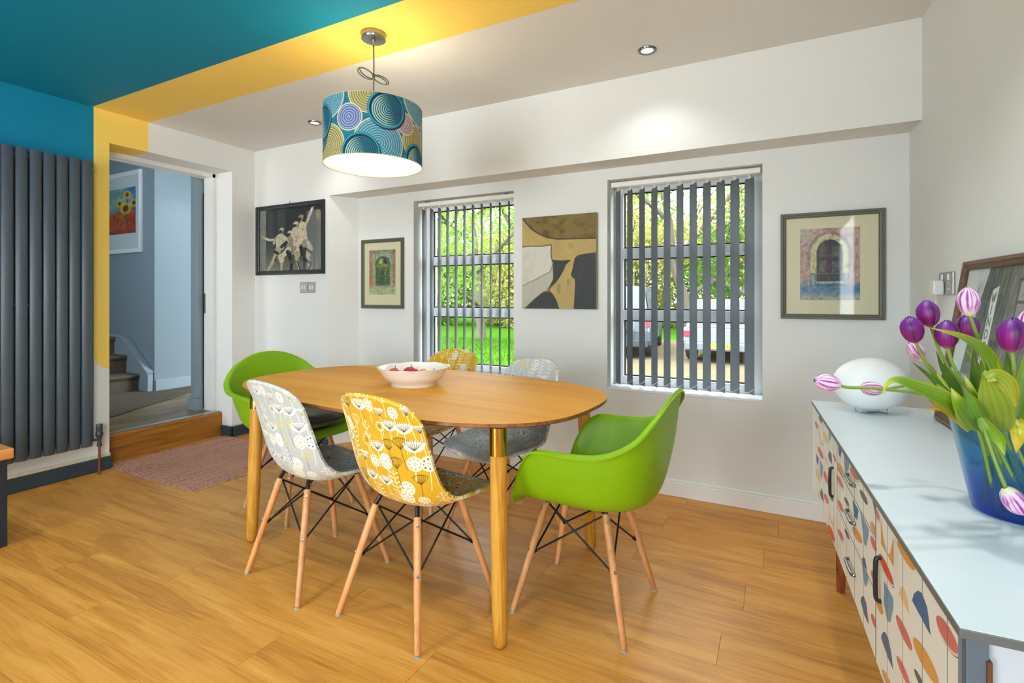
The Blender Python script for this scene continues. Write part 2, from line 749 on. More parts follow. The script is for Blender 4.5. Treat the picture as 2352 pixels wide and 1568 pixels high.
# wall behind the camera, with an opening added to let daylight in
b = MB()
b.box(-4.4, -3.0, -3.12, -3.0, 0, ZC)
b.box(-1.4, 1.1, -3.12, -3.0, 0, ZC)
b.box(-3.0, -1.4, -3.12, -3.0, 2.3, ZC)
struct('wall_front', b, white, 'white wall behind the viewer around an added daylight opening', 'wall')

# unseen frames added around the fill lights: rear opening, side wall, hall
d2 = tag(bpy.data.objects.new('added_rear_glazing', None), 'white glazed frames added in the daylight opening behind the viewer', 'door', kind='structure')
col.objects.link(d2)
for k in range(2):
    xa, xb = -3.0 + .8 * k, -2.2 + .8 * k
    b = MB()
    b.ring(xa, xb, 0.0, 2.3, 0.09, [(0, -3.10), (0, -3.04), (1, -3.04), (1, -3.10)])
    obj('door_leaf', b, upvc, d2, bevel=0.004)
    b = MB()
    b.box(xa + .08, xb - .08, -3.075, -3.070, .08, 2.22)
    obj('pane', b, glass('window_glass', (0.97, 0.985, 0.98), 0.0, 0.8), d2)
w3 = tag(bpy.data.objects.new('window_3', None), 'white frame added around the fill light behind the viewer', 'window', kind='structure')
col.objects.link(w3)
w3.location = (XR(-1.45), -1.45, 0)
w3.rotation_euler = (0, 0, R(-86.95))
b = MB()
b.ring(-.98, .98, .82, 2.18, .07, [(0, 0), (0, -.02), (1, -.02), (1, 0)])
obj('frame', b, upvc, w3, bevel=0.004)
d3 = tag(bpy.data.objects.new('added_hall_frame', None), 'frame added around the unseen fill light in the hall', 'door', kind='structure')
col.objects.link(d3)
b = MB()
b.ring(-5.8, -4.8, ZH, 2.45, .06, [(0, .8), (0, .822), (1, .822), (1, .8)])
obj('frame', b, hallgloss, d3, bevel=0.004)

# floor: base and single planks
floor_base = M('floor_underlay', (70, 48, 26), 0.8)
oak = wood('oak_floor', (164, 104, 38), (207, 141, 56), (226, 166, 82), rough=0.40, axis=0, scale=1.5, per_object=0.03, ring=0.10, fine=0.34, bump=0.05)
b = MB()
b.box(-4.36, 1.1, -3.2, 3.4, -0.08, -0.005)
floor = struct('floor', b, floor_base, 'oak effect plank floor of the dining room', 'floor')
PLW, PLL = 0.176, 1.22
bp_ = MB()
bp_.box(0.0006, PLL - 0.0006, 0.0005, PLW - 0.0005, -0.005, 0.0)
plank_me = finish(bp_.mesh('plank'), oak)
random.seed(4)
row = 0
y = -0.74
while y < 3.08:
    x = -4.36 - (0.13 + (row * 0.47) % 1.0) * PLL * 0.8
    while x < 0.78:
        if x + PLL > -4.2:
            o = link('plank', plank_me, floor)
            o.location = (x, y, 0)
        x += PLL
    y += PLW
    row += 1
b = MB()
b.box(-4.2, 1.0, -3.0, -0.742, -0.005, 0.0)
obj('floor_panel', b, oak, floor)

# hall beyond the door
hallfloor = wood('hall_floor_boards', (96, 80, 58), (132, 112, 84), (156, 134, 102), rough=0.4, axis=1, per_object=0.02)
b = MB()
b.box(-8.0, -4.17, 0.8, 4.1, ZH - 0.1, ZH)
struct('floor_hall', b, hallfloor, 'greyish wood hall floor beyond the step', 'floor')
b = MB()
b.box(-8.0, -5.62, 2.915, 4.1, ZH, 2.95)
struct('wall_hall', b, hallpaint, 'blue-grey hall wall with a corner beside the stairs', 'wall')
b = MB()
b.box(-8.0, -4.36, 0.7, 0.8, 0, 2.95)
b.box(-8.1, -8.0, 0.7, 4.1, 0, 2.95)
b.box(-5.62, -4.3, 4.0, 4.1, 0, 2.95)
struct('wall_hall_end', b, hallpaint, 'blue-grey hall end walls out of sight of the doorway', 'wall')
b = MB()
b.box(-8.1, -4.36, 0.7, 4.1, 2.75, 2.95)
struct('ceiling_hall', b, hallpaint, 'pale hall ceiling above the stairs', 'ceiling')
b = MB()
b.box(-5.62, -5.605, 2.92, 4.0, ZH, ZH + 0.12)
struct('baseboard_hall', b, hallgloss, 'blue-grey skirting board along the hall wall', 'skirting', bevel=0.004)

# doorway lining, hall nib, step
d1 = tag(bpy.data.objects.new('door_1', None), 'white lined doorway opening into the blue-grey hall', 'doorway', kind='structure')
col.objects.link(d1)
b = MB()
b.box(-4.36, -4.24, DY1 - 0.03, DY1 + 0.002, ZH, DZ)
b.box(-4.36, -4.24, DY0 - .002, DY0 + 0.03, ZH, DZ)
b.box(-4.36, -4.24, DY0, DY1, DZ - 0.035, DZ + .002)
obj('lining', b, white_gloss, d1, bevel=0.003)
b = MB()
b.box(-4.47, -4.37, DY1 - 0.075, DY1 + 0.1, ZH + 0.1, DZ + .05)
b.box(-4.49, -4.365, DY1 - 0.09, DY1 + 0.1, ZH, ZH + 0.1)
obj('architrave', b, hallgloss, d1, bevel=0.003)
b = MB()
b.box(-4.363, -4.358, DY1 - 0.034, DY1 - 0.028, ZH + 0.02, 2.05)
obj('dark_gap_strip', b, M('black_gap', (12, 13, 14), 0.8), d1)  # black strip put in place of the shaded gap beside the lining
b = MB()
b.box(-4.352, -4.335, DY1 - 0.034, DY1 - 0.0285, 1.02, 1.19)
b.box(-4.347, -4.340, DY1 - 0.036, DY1 - 0.03, 1.06, 1.10)
b.box(-4.347, -4.340, DY1 - 0.036, DY1 - 0.03, 1.12, 1.15)
obj('strike_plate', b, M('worn_brass_plate', (120, 108, 88), 0.4, 0.8), d1)

step_oak = wood('step_oak', (128, 78, 22), (168, 108, 38), (186, 128, 54), rough=0.4, axis=1, per_object=0.0, ring=0.12)
st = tag(bpy.data.objects.new('trim_step', None), 'golden oak riser board of the step up into the hall', 'step', kind='structure')
col.objects.link(st)
b = MB()
b.prism([(-4.15, 0.0), (-4.15, ZH - 0.012), (-4.154, ZH - 0.004), (-4.165, ZH), (-4.19, ZH), (-4.19, 0.0)], DY0 + .001, DY1 - .001, 'y')
obj('riser', b, step_oak, st)
b = MB()
b.box(-4.225, -4.175, DY0 + .001, DY1 - .001, ZH, ZH + 0.005)
obj('threshold_strip', b, M('aluminium_strip', (190, 192, 190), 0.35, 0.7), st, bevel=0.002)

# stairs
carpet = M('brown_fleck_carpet', (98, 88, 74), 0.95, var=0.45, vscale=220, bump=0.6, bscale=260)
stairs = thing('staircase', 'carpeted staircase climbing behind the doorway', 'stairs', (-5.8, 2.3, ZH))
stairs['kind'] = 'structure'
for k in range(5):
    x1, z1 = -k * 0.235, 0.18 * (k + 1)
    pr = [(x1, 0.18 * k), (x1 + 0.002, z1 - 0.05), (x1 + 0.018, z1 - 0.035), (x1 + 0.022, z1 - 0.018), (x1 + 0.014, z1 - 0.003), (x1 - 0.004, z1), (x1 - 0.26, z1), (x1 - 0.26, 0.18 * k)]
    b = MB()
    b.prism(pr, -0.9, 0.555, 'y')
    obj('stair_tread', b, carpet, stairs, smooth=40)
b = MB()
sp_ = [(0.165, 0.0), (0.165, 0.19), (0.13, 0.21), (-0.26, 0.50), (-0.34, 0.535), (-1.4, 0.60), (-1.4, 0.0)]
b.prism(sp_, 0.558, 0.612, 'y')
obj('stringer', b, hallgloss, stairs, bevel=0.006)
b = MB()
b.prism([(0.17, 0.185), (0.175, 0.215), (0.14, 0.232), (-0.255, 0.525), (-0.34, 0.56), (-1.4, 0.625), (-1.4, 0.60), (-0.34, 0.535), (-0.26, 0.50), (0.13, 0.205)], 0.545, 0.612, 'y')
obj('stringer_cap', b, hallgloss, stairs, bevel=0.004)
b = MB()
b.prism([(-4.58, 1.86), (-5.42, 3.34), (-5.60, 3.34), (-5.60, 2.92), (-5.79, 2.90), (-5.79, 1.86)], ZH, ZH + 0.012)
tag(obj('hall_carpet', b, carpet, bevel=0.004), 'brown flecked carpet at the foot of the hall stairs', 'carpet')

# skirting boards
b = MB()
b.box(XL, XL + 0.02, -3.0, DY0 + 0.012, 0, 0.088)
b.box(XL - .12, XL + 0.02, DY0 + .0005, DY0 + 0.012, 0, 0.088)
struct('baseboard_left', b, navy_gloss, 'dark navy skirting board under the grey radiator', 'skirting', bevel=0.008, seg=3)
b = MB()
b.box(XL - 0.129, XL + 0.018, DY1 - 0.018, DY1, 0, 0.088)
b.box(XL, XL + 0.018, DY1 - 0.018, YB, 0, 0.088)
b.box(XL, -3.129, YB - 0.018, YB, 0, 0.088)
struct('baseboard_pier', b, navy_gloss, 'dark navy skirting board around the pier by the doorway', 'skirting', bevel=0.006, seg=3)
b = MB()
b.box(XL, XL + 0.006, 0.2, DY0 + .004, 0.086, 0.108)
b.box(XL, XL + 0.006, DY1 - .006, YB, 0.086, 0.1)
struct('trim_plaster', b, plaster, 'rough strip of bare cream plaster above the navy skirting', 'plaster')
b = MB()
b.box(-3.05, XR(YW) + .02, YW - 0.016, YW, 0, 0.085)
b.box(-3.05, XR(YW) + .02, YW - 0.011, YW, 0.085, 0.098)
struct('baseboard_back', b, white_gloss, 'white skirting board under the windows', 'skirting', bevel=0.004)
b = MB()
b.prism([(XR(YW - .016) - .016, YW - .016), (XR(YW), YW - .016), (XR(0), 0), (XR(0) - .016, 0)], 0, 0.098)
struct('baseboard_right', b, white_gloss, 'white skirting board behind the sideboard', 'skirting', bevel=0.004)

# ------------------------------------------------------------------ windows and vertical blinds
pane_glass = glass('window_glass', (0.97, 0.985, 0.98), 0.0, 0.8)
gasket = M('black_gasket', (24, 25, 27), 0.6)
for i, (x0, x1) in enumerate(WIN):
    w = tag(bpy.data.objects.new('window_%d' % (i + 1), None),
            ['white framed garden window looking onto the lawn', 'white framed window looking onto the parked cars'][i], 'window', kind='structure')
    col.objects.link(w)
    zc = [WZ0 + 0.055, 1.012, 1.078, 1.405, 1.472, WZ1 - 0.06]
    xa, xb = x0 + 0.06, x1 - 0.06
    y0, y1 = 3.235, 3.30
    b = MB()
    b.box(x0, xa, y0, y1, WZ0, WZ1)
    b.box(xb, x1, y0, y1, WZ0, WZ1)
    b.box(xa, xb, y0, y1, WZ0, zc[0])
    b.box(xa, xb, y0, y1, zc[5], WZ1)
    obj('frame', b, upvc, w, bevel=0.006)
    for k in (1, 3):
        b = MB()
        b.prism([(y0 - .004, zc[k] + 0.02), (y0 + .012, zc[k + 1]), (y1, zc[k + 1]), (y1, zc[k]), (y0 + .004, zc[k])], xa, xb, 'x')
        obj('transom', b, upvc, w, bevel=0.003)
    for k in (0, 2, 4):
        b = MB()
        b.ring(xa, xb, zc[k], zc[k + 1], 0.008, [(0, y0 + .02), (1, y0 + .02), (1, y0 + .03), (0, y0 + .03)])
        obj('gasket', b, gasket, w)
        b = MB()
        b.box(xa + .004, xb - .004, y0 + 0.027, y0 + 0.031, zc[k] + .004, zc[k + 1] - .004)
        obj('pane', b, pane_glass, w)
    b = MB()
    b.box(x0 + .001, x1 - .001, YW - 0.004, y0, WZ0 - 0.012, WZ0 + 0.004)
    obj('window_sill', b, upvc, w, bevel=0.003)

slat_mat = M('charcoal_blind_fabric', (112, 118, 124), 0.85, var=0.05, vscale=90, bump=0.15, bscale=500)
_nt = slat_mat.node_tree
_tr = _nt.nodes.new('ShaderNodeBsdfTranslucent'); _tr.inputs[0].default_value = C(112, 118, 124)
_mx = _nt.nodes.new('ShaderNodeMixShader'); _mx.inputs[0].default_value = 0.18
_nt.links.new(_nt.nodes['Principled BSDF'].outputs[0], _mx.inputs[1]); _nt.links.new(_tr.outputs[0], _mx.inputs[2])
_nt.links.new(_mx.outputs[0], _nt.nodes['Material Output'].inputs[0])
rail_mat = M('blind_headrail_white', (236, 234, 228), 0.4, var=0.01)
chain_mat = M('white_bead_chain', (235, 235, 232), 0.4)
for i, (x0, x1) in enumerate(WIN):
    ang = R([-70, -54][i])
    t = thing('vertical_blind', ['charcoal vertical blind, slats nearly edge-on, in front of the lawn window',
                                 'charcoal vertical blind with broad open slats in front of the parked cars'][i],
              'blind', ((x0 + x1) / 2, 3.14, WZ0), 0, 'vertical window blinds')
    hw = (x1 - x0) / 2
    b = MB()
    b.box(-hw + .01, hw - .01, -0.022, 0.022, 1.245, 1.275)
    obj('headrail', b, rail_mat, t, bevel=0.004)
    for s in (-.8, .8):
        b = MB()
        b.box(s * hw - .012, s * hw + .012, -0.012, 0.012, 1.272, 1.2845)
        obj('bracket', b, M('steel_bracket', (120, 120, 118), 0.4, 0.7), t)
    n = 11
    zt, zb = 1.225, 0.018
    ex = []
    def slat():
        m = MB()
        vs, fs = [], []
        for z, e in ((zb, 0), (zb + .055, .0015), (zb + .06, 0), (zt - .03, 0), (zt, 0)):
            for k in range(7):
                u = k / 6 - .5
                xx = u * (0.089 + e)
                if z == zt:
                    xx *= 0.86
                bow = 0.0035 * math.cos(u * PI)
                zz = z - (0.013 * (u + .5) if z == zb else 0) * 0
                vs.append((xx, bow, zz))
        for a in range(4):
            for k in range(6):
                fs.append((a * 7 + k, a * 7 + k + 1, (a + 1) * 7 + k + 1, (a + 1) * 7 + k))
        m.add(vs, fs)
        m2 = MB()
        m2.add([(x, y + .0009, z) for x, y, z in vs], [f[::-1] for f in fs])
        m.add(m2.v, m2.f)
        return m
    me = shared('blind_slat', slat, slat_mat, 40)
    hk = shared('blind_hook', lambda: MB().box(-.006, .006, -.002, .002, zt - .004, zt + .024), rail_mat)
    for k in range(n):
        xx = -hw + 0.05 + (2 * hw - 0.117) * k / (n - 1)
        s = link('slat', me, t)
        s.location = (xx, 0, 0)
        s.rotation_euler = (0, 0, ang)
        h = link('hook', hk, s)
        ex.append(xx)
    for sgn in (-1, 1):
        b = MB()
        dx, dy = math.cos(ang) * .044 * sgn, math.sin(ang) * .044 * sgn
        for a in range(n - 1):
            pts = []
            for q in range(9):
                f = q / 8
                pts.append((ex[a] + dx + (ex[a + 1] - ex[a]) * f, dy - .002, zb + .035 - .022 * math.sin(f * PI)))
            b.tube(pts, 0.0013, 5)
        obj('bead_chain', b, chain_mat, t, smooth=True)

# ------------------------------------------------------------------ dining table
TZ = 0.742
TABLE = (-1.525, 1.915)
TROT = R(-4)
top_wood = wood('golden_oak_veneer', (196, 130, 36), (217, 151, 54), (229, 170, 76), rough=0.48, spec=0.12, axis=0, scale=0.7, coat=0.0, per_object=0.0, ring=0.06, fine=0.2, bump=0.01)
edge_wood = wood('brown_ply_edge', (92, 52, 26), (128, 78, 42), (150, 96, 54), rough=0.4, axis=0, per_object=0.0)
leg_wood = wood('turned_oak_leg', (160, 100, 26), (196, 138, 48), (214, 160, 72), rough=0.35, axis=2, scale=1.4, per_object=0.06, ring=0.2)
brass = M('polished_brass', (196, 150, 62), 0.08, 1.0, var=0.02)


def outline(a, b_, n, k):
    out = []
    for i in range(k):
        t = 2 * PI * i / k
        c, s = math.cos(t), math.sin(t)
        out.append((a * math.copysign(abs(c) ** (2 / n), c), b_ * math.copysign(abs(s) ** (2 / n), s)))
    return out


tb = thing('dining_table', 'oval golden oak dining table with brass collared legs', 'table', (*TABLE, 0), TROT)
for s in (-1, 1):
    o_ = [p for p in outline(0.905, 0.515, 2.9, 160) if p[0] * s >= -1e-6]
    o_ = sorted(o_, key=lambda p: math.atan2(p[1], p[0] * s))
    poly = [(0.0004 * s, o_[0][1])] + [p for p in o_ if abs(p[0]) > .002] + [(0.0004 * s, o_[-1][1])]
    b = MB()
    b.prism(poly, TZ - 0.0014, TZ)
    obj('table_top', b, top_wood, tb)
b = MB()
vs, fs = [], []
prof = [(0.001, TZ - 0.0015), (0.0015, TZ - 0.013), (-0.003, TZ - 0.0165), (-0.03, TZ - 0.024)]
K = 160
for d, z in prof:
    vs += [(x, y, z) for x, y in outline(0.903 + d, 0.513 + d, 2.9, K)]
for i in range(len(prof) - 1):
    for j in range(K):
        fs.append((i * K + j, i * K + (j + 1) % K, (i + 1) * K + (j + 1) % K, (i + 1) * K + j))
fs.append(tuple(range(K)))
fs.append(tuple(range((len(prof) - 1) * K, len(prof) * K))[::-1])
b.add(vs, fs)
obj('edge_band', b, edge_wood, tb, smooth=40)
b = MB()
for sy in (-1, 1):
    b.box(-0.66, 0.66, sy * 0.25 - .012, sy * 0.25 + .012, 0.69, TZ - 0.023)
for sx in (-1, 1):
    b.box(sx * 0.66 - .012, sx * 0.66 + .012, -0.25, 0.25, 0.69, TZ - 0.023)
obj('under_frame', b, edge_wood, tb, bevel=0.002)
for sx in (-1, 1):
    for sy in (-1, 1):
        top = Vector((sx * 0.69 + .02, sy * 0.355, TZ - 0.024))
        ft = Vector((sx * 0.715 + (.022 if sx > 0 else .045), sy * 0.385, 0.0))
        ax = ft - top
        prof = [(0.0, .028), (.02, .0285), (.1, .029), (.45, .029), (.75, .0275), (.93, .025), (.975, .0235), (.992, .018), (1.0, .009)]
        b = MB()
        b.tube([top + ax * t for t, r in prof], [r for t, r in prof], 20)
        lg = obj('leg', b, leg_wood, tb, smooth=50)
        b = MB()
        b.tube([top + ax * t for t in (-.002, .128)], [.0298, .0302], 28)
        obj('brass_collar', b, brass, lg, smooth=50)

# ------------------------------------------------------------------ bowl and fruit
bowl_c = (-1.545, 1.945)
glaze = M('white_glazed_earthenware', (240, 234, 224), 0.22, var=0.02, vscale=14, coat=0.3)
b = MB()
prof = [(0.0, .012), (.07, .012), (.10, .016), (.125, .034), (.145, .062), (.158, .082), (.168, .0875), (.1725, .087), (.1705, .083), (.160, .074), (.148, .05), (.130, .028), (.110, .016), (.107, .006), (.106, .0), (.098, .0), (.095, .006), (0.0, .006)]
nb = 72
vs, fs = [], []
for r, z in prof:
    for j in range(nb):
        a = 2 * PI * j / nb
        wob = 1 + (0.006 * math.sin(a * 9) if r > .15 else 0)
        vs.append((r * wob * math.cos(a), r * wob * math.sin(a), z + (0.0012 * math.sin(a * 9) if r > .15 else 0)))
for i in range(len(prof) - 1):
    for j in range(nb):
        fs.append((i * nb + j, i * nb + (j + 1) % nb, (i + 1) * nb + (j + 1) % nb, (i + 1) * nb + j))
b.add(vs, fs)
bo = obj('fruit_bowl', b, glaze, smooth=45)
bo.location = (*bowl_c, TZ)
tag(bo, 'wide white glazed bowl in the middle of the dining table', 'bowl')


def fruit(name, label, x, y, r, rgb, blotch, stem=True):
    t = thing(name, label, 'fruit', (bowl_c[0] + x, bowl_c[1] + y, TZ + 0.0125), 0, 'fruit in the white bowl')
    prof = []
    for i in range(15):
        a = PI * i / 14
        rr = r * math.sin(a) * (1 + .06 * math.cos(a))
        zz = r * .94 * (1 - math.cos(a)) - (0.16 * r * math.exp(-(a - PI) ** 2 / .12)) + (0.1 * r * math.exp(-a ** 2 / .12))
        prof.append((max(rr, 0.0004), zz))
    b = MB()
    b.lathe(prof, 24)
    obj('flesh', b, M(name + '_skin_%d' % rgb[1], rgb, 0.25, var=0.35, vscale=24, coat=0.4), t, smooth=True)
    if stem:
        b = MB()
        b.tube([(0, 0, r * 1.68), (.002, 0, r * 1.9), (.005, 0, r * 2.1)], [.0018, .0014, .002], 6)
        obj('stalk', b, M('apple_stalk', (84, 60, 34), 0.7), t, smooth=True)


rtx, rty = math.cos(R(YAW)), math.sin(R(YAW))
def bl(lat, dep):
    return (rtx * lat - math.sin(R(YAW)) * dep, rty * lat + math.cos(R(YAW)) * dep)
fruit('apple', 'red apple lying towards the chair end of the white bowl', *bl(-.088, -.01), .037, (214, 74, 56), 0)
fruit('apple', 'deep red apple, the tallest fruit in the white bowl', *bl(-.012, -.012), .041, (188, 32, 38), 0)
fruit('orange', 'small orange fruit beside the deep red apple in the bowl', *bl(.048, .02), .033, (232, 140, 40), 0, False)
fruit('apple', 'small pinkish apple low in the bowl, nearest its far rim', *bl(.095, .0), .031, (206, 92, 84), 0)

# ------------------------------------------------------------------ chairs
beech = wood('beech_leg', (178, 112, 62), (208, 146, 92), (224, 172, 122), rough=0.4, axis=2, scale=2.0, per_object=0.16, ring=0.1, fine=0.3)
black_steel = M('black_steel', (22, 23, 26), 0.35, 0.4, var=0.02)
bolt_steel = M('bolt_steel', (170, 168, 160), 0.3, 0.9)
glide_mat = M('grey_foot_glide', (150, 152, 154), 0.5)
LT, LF = (0.105, 0.115), (0.197, 0.21)
LEGTOP = 0.395


def chair_base(root):
    for sx in (-1, 1):
        for sy in (-1, 1):
            top = Vector((sx * LT[0], sy * LT[1], LEGTOP))
            ft = Vector((sx * LF[0], sy * LF[1], 0.006))
            ax = ft - top
            key = '%d%d' % (sx, sy)
            prof = [(0, .010), (.012, .0128), (.1, .0135), (.5, .0128), (.9, .0112), (.985, .0104), (1, .0098)]
            lg = link('leg', shared('chair_leg' + key, lambda: MB().tube([top + ax * t for t, r in prof], [r for t, r in prof], 14), beech, 50), root)
            link('foot_glide', shared('chair_glide' + key, lambda: MB().tube([ft + Vector((0, 0, .001)), ft + Vector((0, 0, -.006))], [.0108, .0112], 14), glide_mat, 40), lg)
            for t in (.06, .44):
                def bolt():
                    m = MB()
                    out = Vector((sx * .75, sy * .66, 0.12)).normalized()
                    p = top + ax * t
                    m.tube([p + out * .0128, p + out * .0152, p + out * .0158], [.0062, .0062, .0035], 12)
                    return m
                link('bolt', shared('chair_bolt%s%d' % (key, t * 100), bolt, bolt_steel, 40), lg)
            def brk():
                m = MB()
                u = Vector((sx * .75, sy * .66, 0)).normalized()
                p0 = top + ax * .12 + u * .0
                p1 = top + ax * -.02
                p2 = top + Vector((-sx * .012, -sy * .012, .030))
                m.tube([p0 + u * .002, p1, p2], [.0075, .0085, .0085], 8, flat=None)
                return m
            link('bracket', shared('chair_bracket' + key, brk, black_steel, 40), root)
    cs = [(1, 1), (1, -1), (-1, -1), (-1, 1)]
    for i in range(4):
        for (p, q) in ((cs[i], cs[(i + 1) % 4]), (cs[(i + 1) % 4], cs[i])):
            def rod():
                def on(c, t):
                    tp = Vector((c[0] * LT[0], c[1] * LT[1], LEGTOP))
                    f = Vector((c[0] * LF[0], c[1] * LF[1], 0))
                    x = tp + (f - tp) * t
                    return x - Vector((c[0] * .008, c[1] * .008, 0))
                m = MB()
                a, e = on(p, .02), on(q, .46)
                d = (e - a).normalized()
                m.tube([a, e], [.0036, .0036], 8)
                m.tube([e - d * .012, e + d * .004], [.0062, .0062], 8)
                return m
            link('brace_rod', shared('chair_rod%d%d%d%d' % (*p, *q), rod, black_steel, 50), root)


def two_sided(name, Vin, Vout, cin, cout, rim_push, mat):
    """closed thin shell from an inner and an outer grid sharing the same topology"""
    n, m = Vin.shape[:2]
    N = n * m
    idx = np.arange(N).reshape(n, m)
    def quads(ix, flip):
        q = np.stack([ix[:-1, :-1], ix[1:, :-1], ix[1:, 1:], ix[:-1, 1:]], -1).reshape(-1, 4)
        return q[:, ::-1] if flip else q
    bd = np.concatenate([idx[:, 0], idx[-1, 1:], idx[-2::-1, -1], idx[0, -2:0:-1]])
    bi = Vin.reshape(-1, 3)[bd]
    bo_ = Vout.reshape(-1, 3)[bd]
    mid = (bi + bo_) / 2
    tang = np.roll(mid, -1, 0) - np.roll(mid, 1, 0)
    tang /= np.linalg.norm(tang, axis=1, keepdims=True) + 1e-9
    thv = bo_ - bi
    out = np.cross(tang, thv)
    out /= np.linalg.norm(out, axis=1, keepdims=True) + 1e-9
    inner_pt = Vin[n // 2, m // 2]
    sgn = np.sign(np.sum(out * (mid - inner_pt), axis=1, keepdims=True))
    mid = mid + out * sgn * rim_push
    K = len(bd)
    V = np.concatenate([Vin.reshape(-1, 3), Vout.reshape(-1, 3), mid])
    r = np.arange(K)
    r2 = (r + 1) % K
    qa = np.stack([bd[r], bd[r2], 2 * N + r2, 2 * N + r], -1)
    qb = np.stack([2 * N + r, 2 * N + r2, N + bd[r2], N + bd[r]], -1)
    Q = np.concatenate([quads(idx, False), quads(idx + N, True), qa[:, ::-1], qb[:, ::-1]])
    me = bpy.data.meshes.new(name)
    me.vertices.add(len(V))
    me.vertices.foreach_set('co', V.reshape(-1).astype(np.float32))
    me.loops.add(Q.size)
    me.loops.foreach_set('vertex_index', Q.reshape(-1).astype(np.int32))
    me.polygons.add(len(Q))
    me.polygons.foreach_set('loop_start', np.arange(0, Q.size, 4, dtype=np.int32))
    me.polygons.foreach_set('use_smooth', np.ones(len(Q), bool))
    me.update(calc_edges=True)
    if cin is not None:
        cc = np.ones((len(V), 4), np.float32)
        cc[:N, :3] = lin(cin).reshape(-1, 3)
        cc[N:2 * N, :3] = lin(cout).reshape(-1, 3)
        cc[2 * N:, :3] = cc[N + bd, :3]
        ca = me.color_attributes.new('Col', 'FLOAT_COLOR', 'POINT')
        ca.data.foreach_set('color', cc.reshape(-1))
    me.materials.append(mat)
    return me


def normals(V):
    du = np.gradient(V, axis=0)
    dv = np.gradient(V, axis=1)
    n = np.cross(du, dv)
    return n / (np.linalg.norm(n, axis=2, keepdims=True) + 1e-9)


# side chair shell: centre line from the front lip to the top of the back
SK = np.array([  # y, z, half width, edge lift
    (.245, .405, .195, .000), (.240, .425, .203, .004), (.20, .432, .212, .012), (.12, .424, .222, .030), (.03, .414, .226, .048),
    (-.05, .416, .222, .054), (-.108, .440, .212, .058), (-.146, .490, .203, .056), (-.172, .560, .196, .052), (-.192, .64, .191, .046),
    (-.212, .725, .186, .037), (-.232, .79, .179, .027), (-.250, .832, .171, .018)])
dense = np.array([list(p) for p in catmull([tuple(r[:3]) for r in SK], 40)])
dense_l = np.array([list(p) for p in catmull([(r[3], 0, 0) for r in SK], 40)])[:, 0]
arc = np.concatenate([[0], np.cumsum(np.hypot(np.diff(dense[:, 0]), np.diff(dense[:, 1])))])
ARC = arc[-1]


def side_shell(nu, nv, thick):
    th = np.linspace(-PI / 2, PI / 2, nu) * .995
    u = np.sin(th)
    v = np.linspace(0, 1, nv)
    s1 = 1 - .135 * (1 - (1 - np.abs(u) ** 2.6) ** (1 / 2.6))
    s0 = .10 * (1 - (1 - np.abs(u) ** 2.6) ** (1 / 2.6))
    S = (s0[:, None] + (s1 - s0)[:, None] * v[None, :]) * ARC
    Uu = np.repeat(u[:, None], nv, 1)
    f = lambda k: np.interp(S, arc, dense[:, k])
    y_, z_, w_ = f(0), f(1), f(2)
    h_ = np.interp(S, arc, dense_l)
    e = 1e-3
    ty = np.interp(S + e, arc, dense[:, 0]) - np.interp(S - e, arc, dense[:, 0])
    tz = np.interp(S + e, arc, dense[:, 1]) - np.interp(S - e, arc, dense[:, 1])
    tl = np.hypot(ty, tz) + 1e-9
    ny, nz = tz / tl, -ty / tl
    lift = h_ * np.abs(Uu) ** 2.5
    V = np.stack([Uu * w_, y_ + ny * lift, z_ + nz * lift], -1)
    nn = normals(V)
    # inner side normal points up on the seat
    if nn[nu // 2, nv // 4, 2] < 0:
        nn = -nn
    return V, V - nn * thick, Uu * w_ * 1.04, S


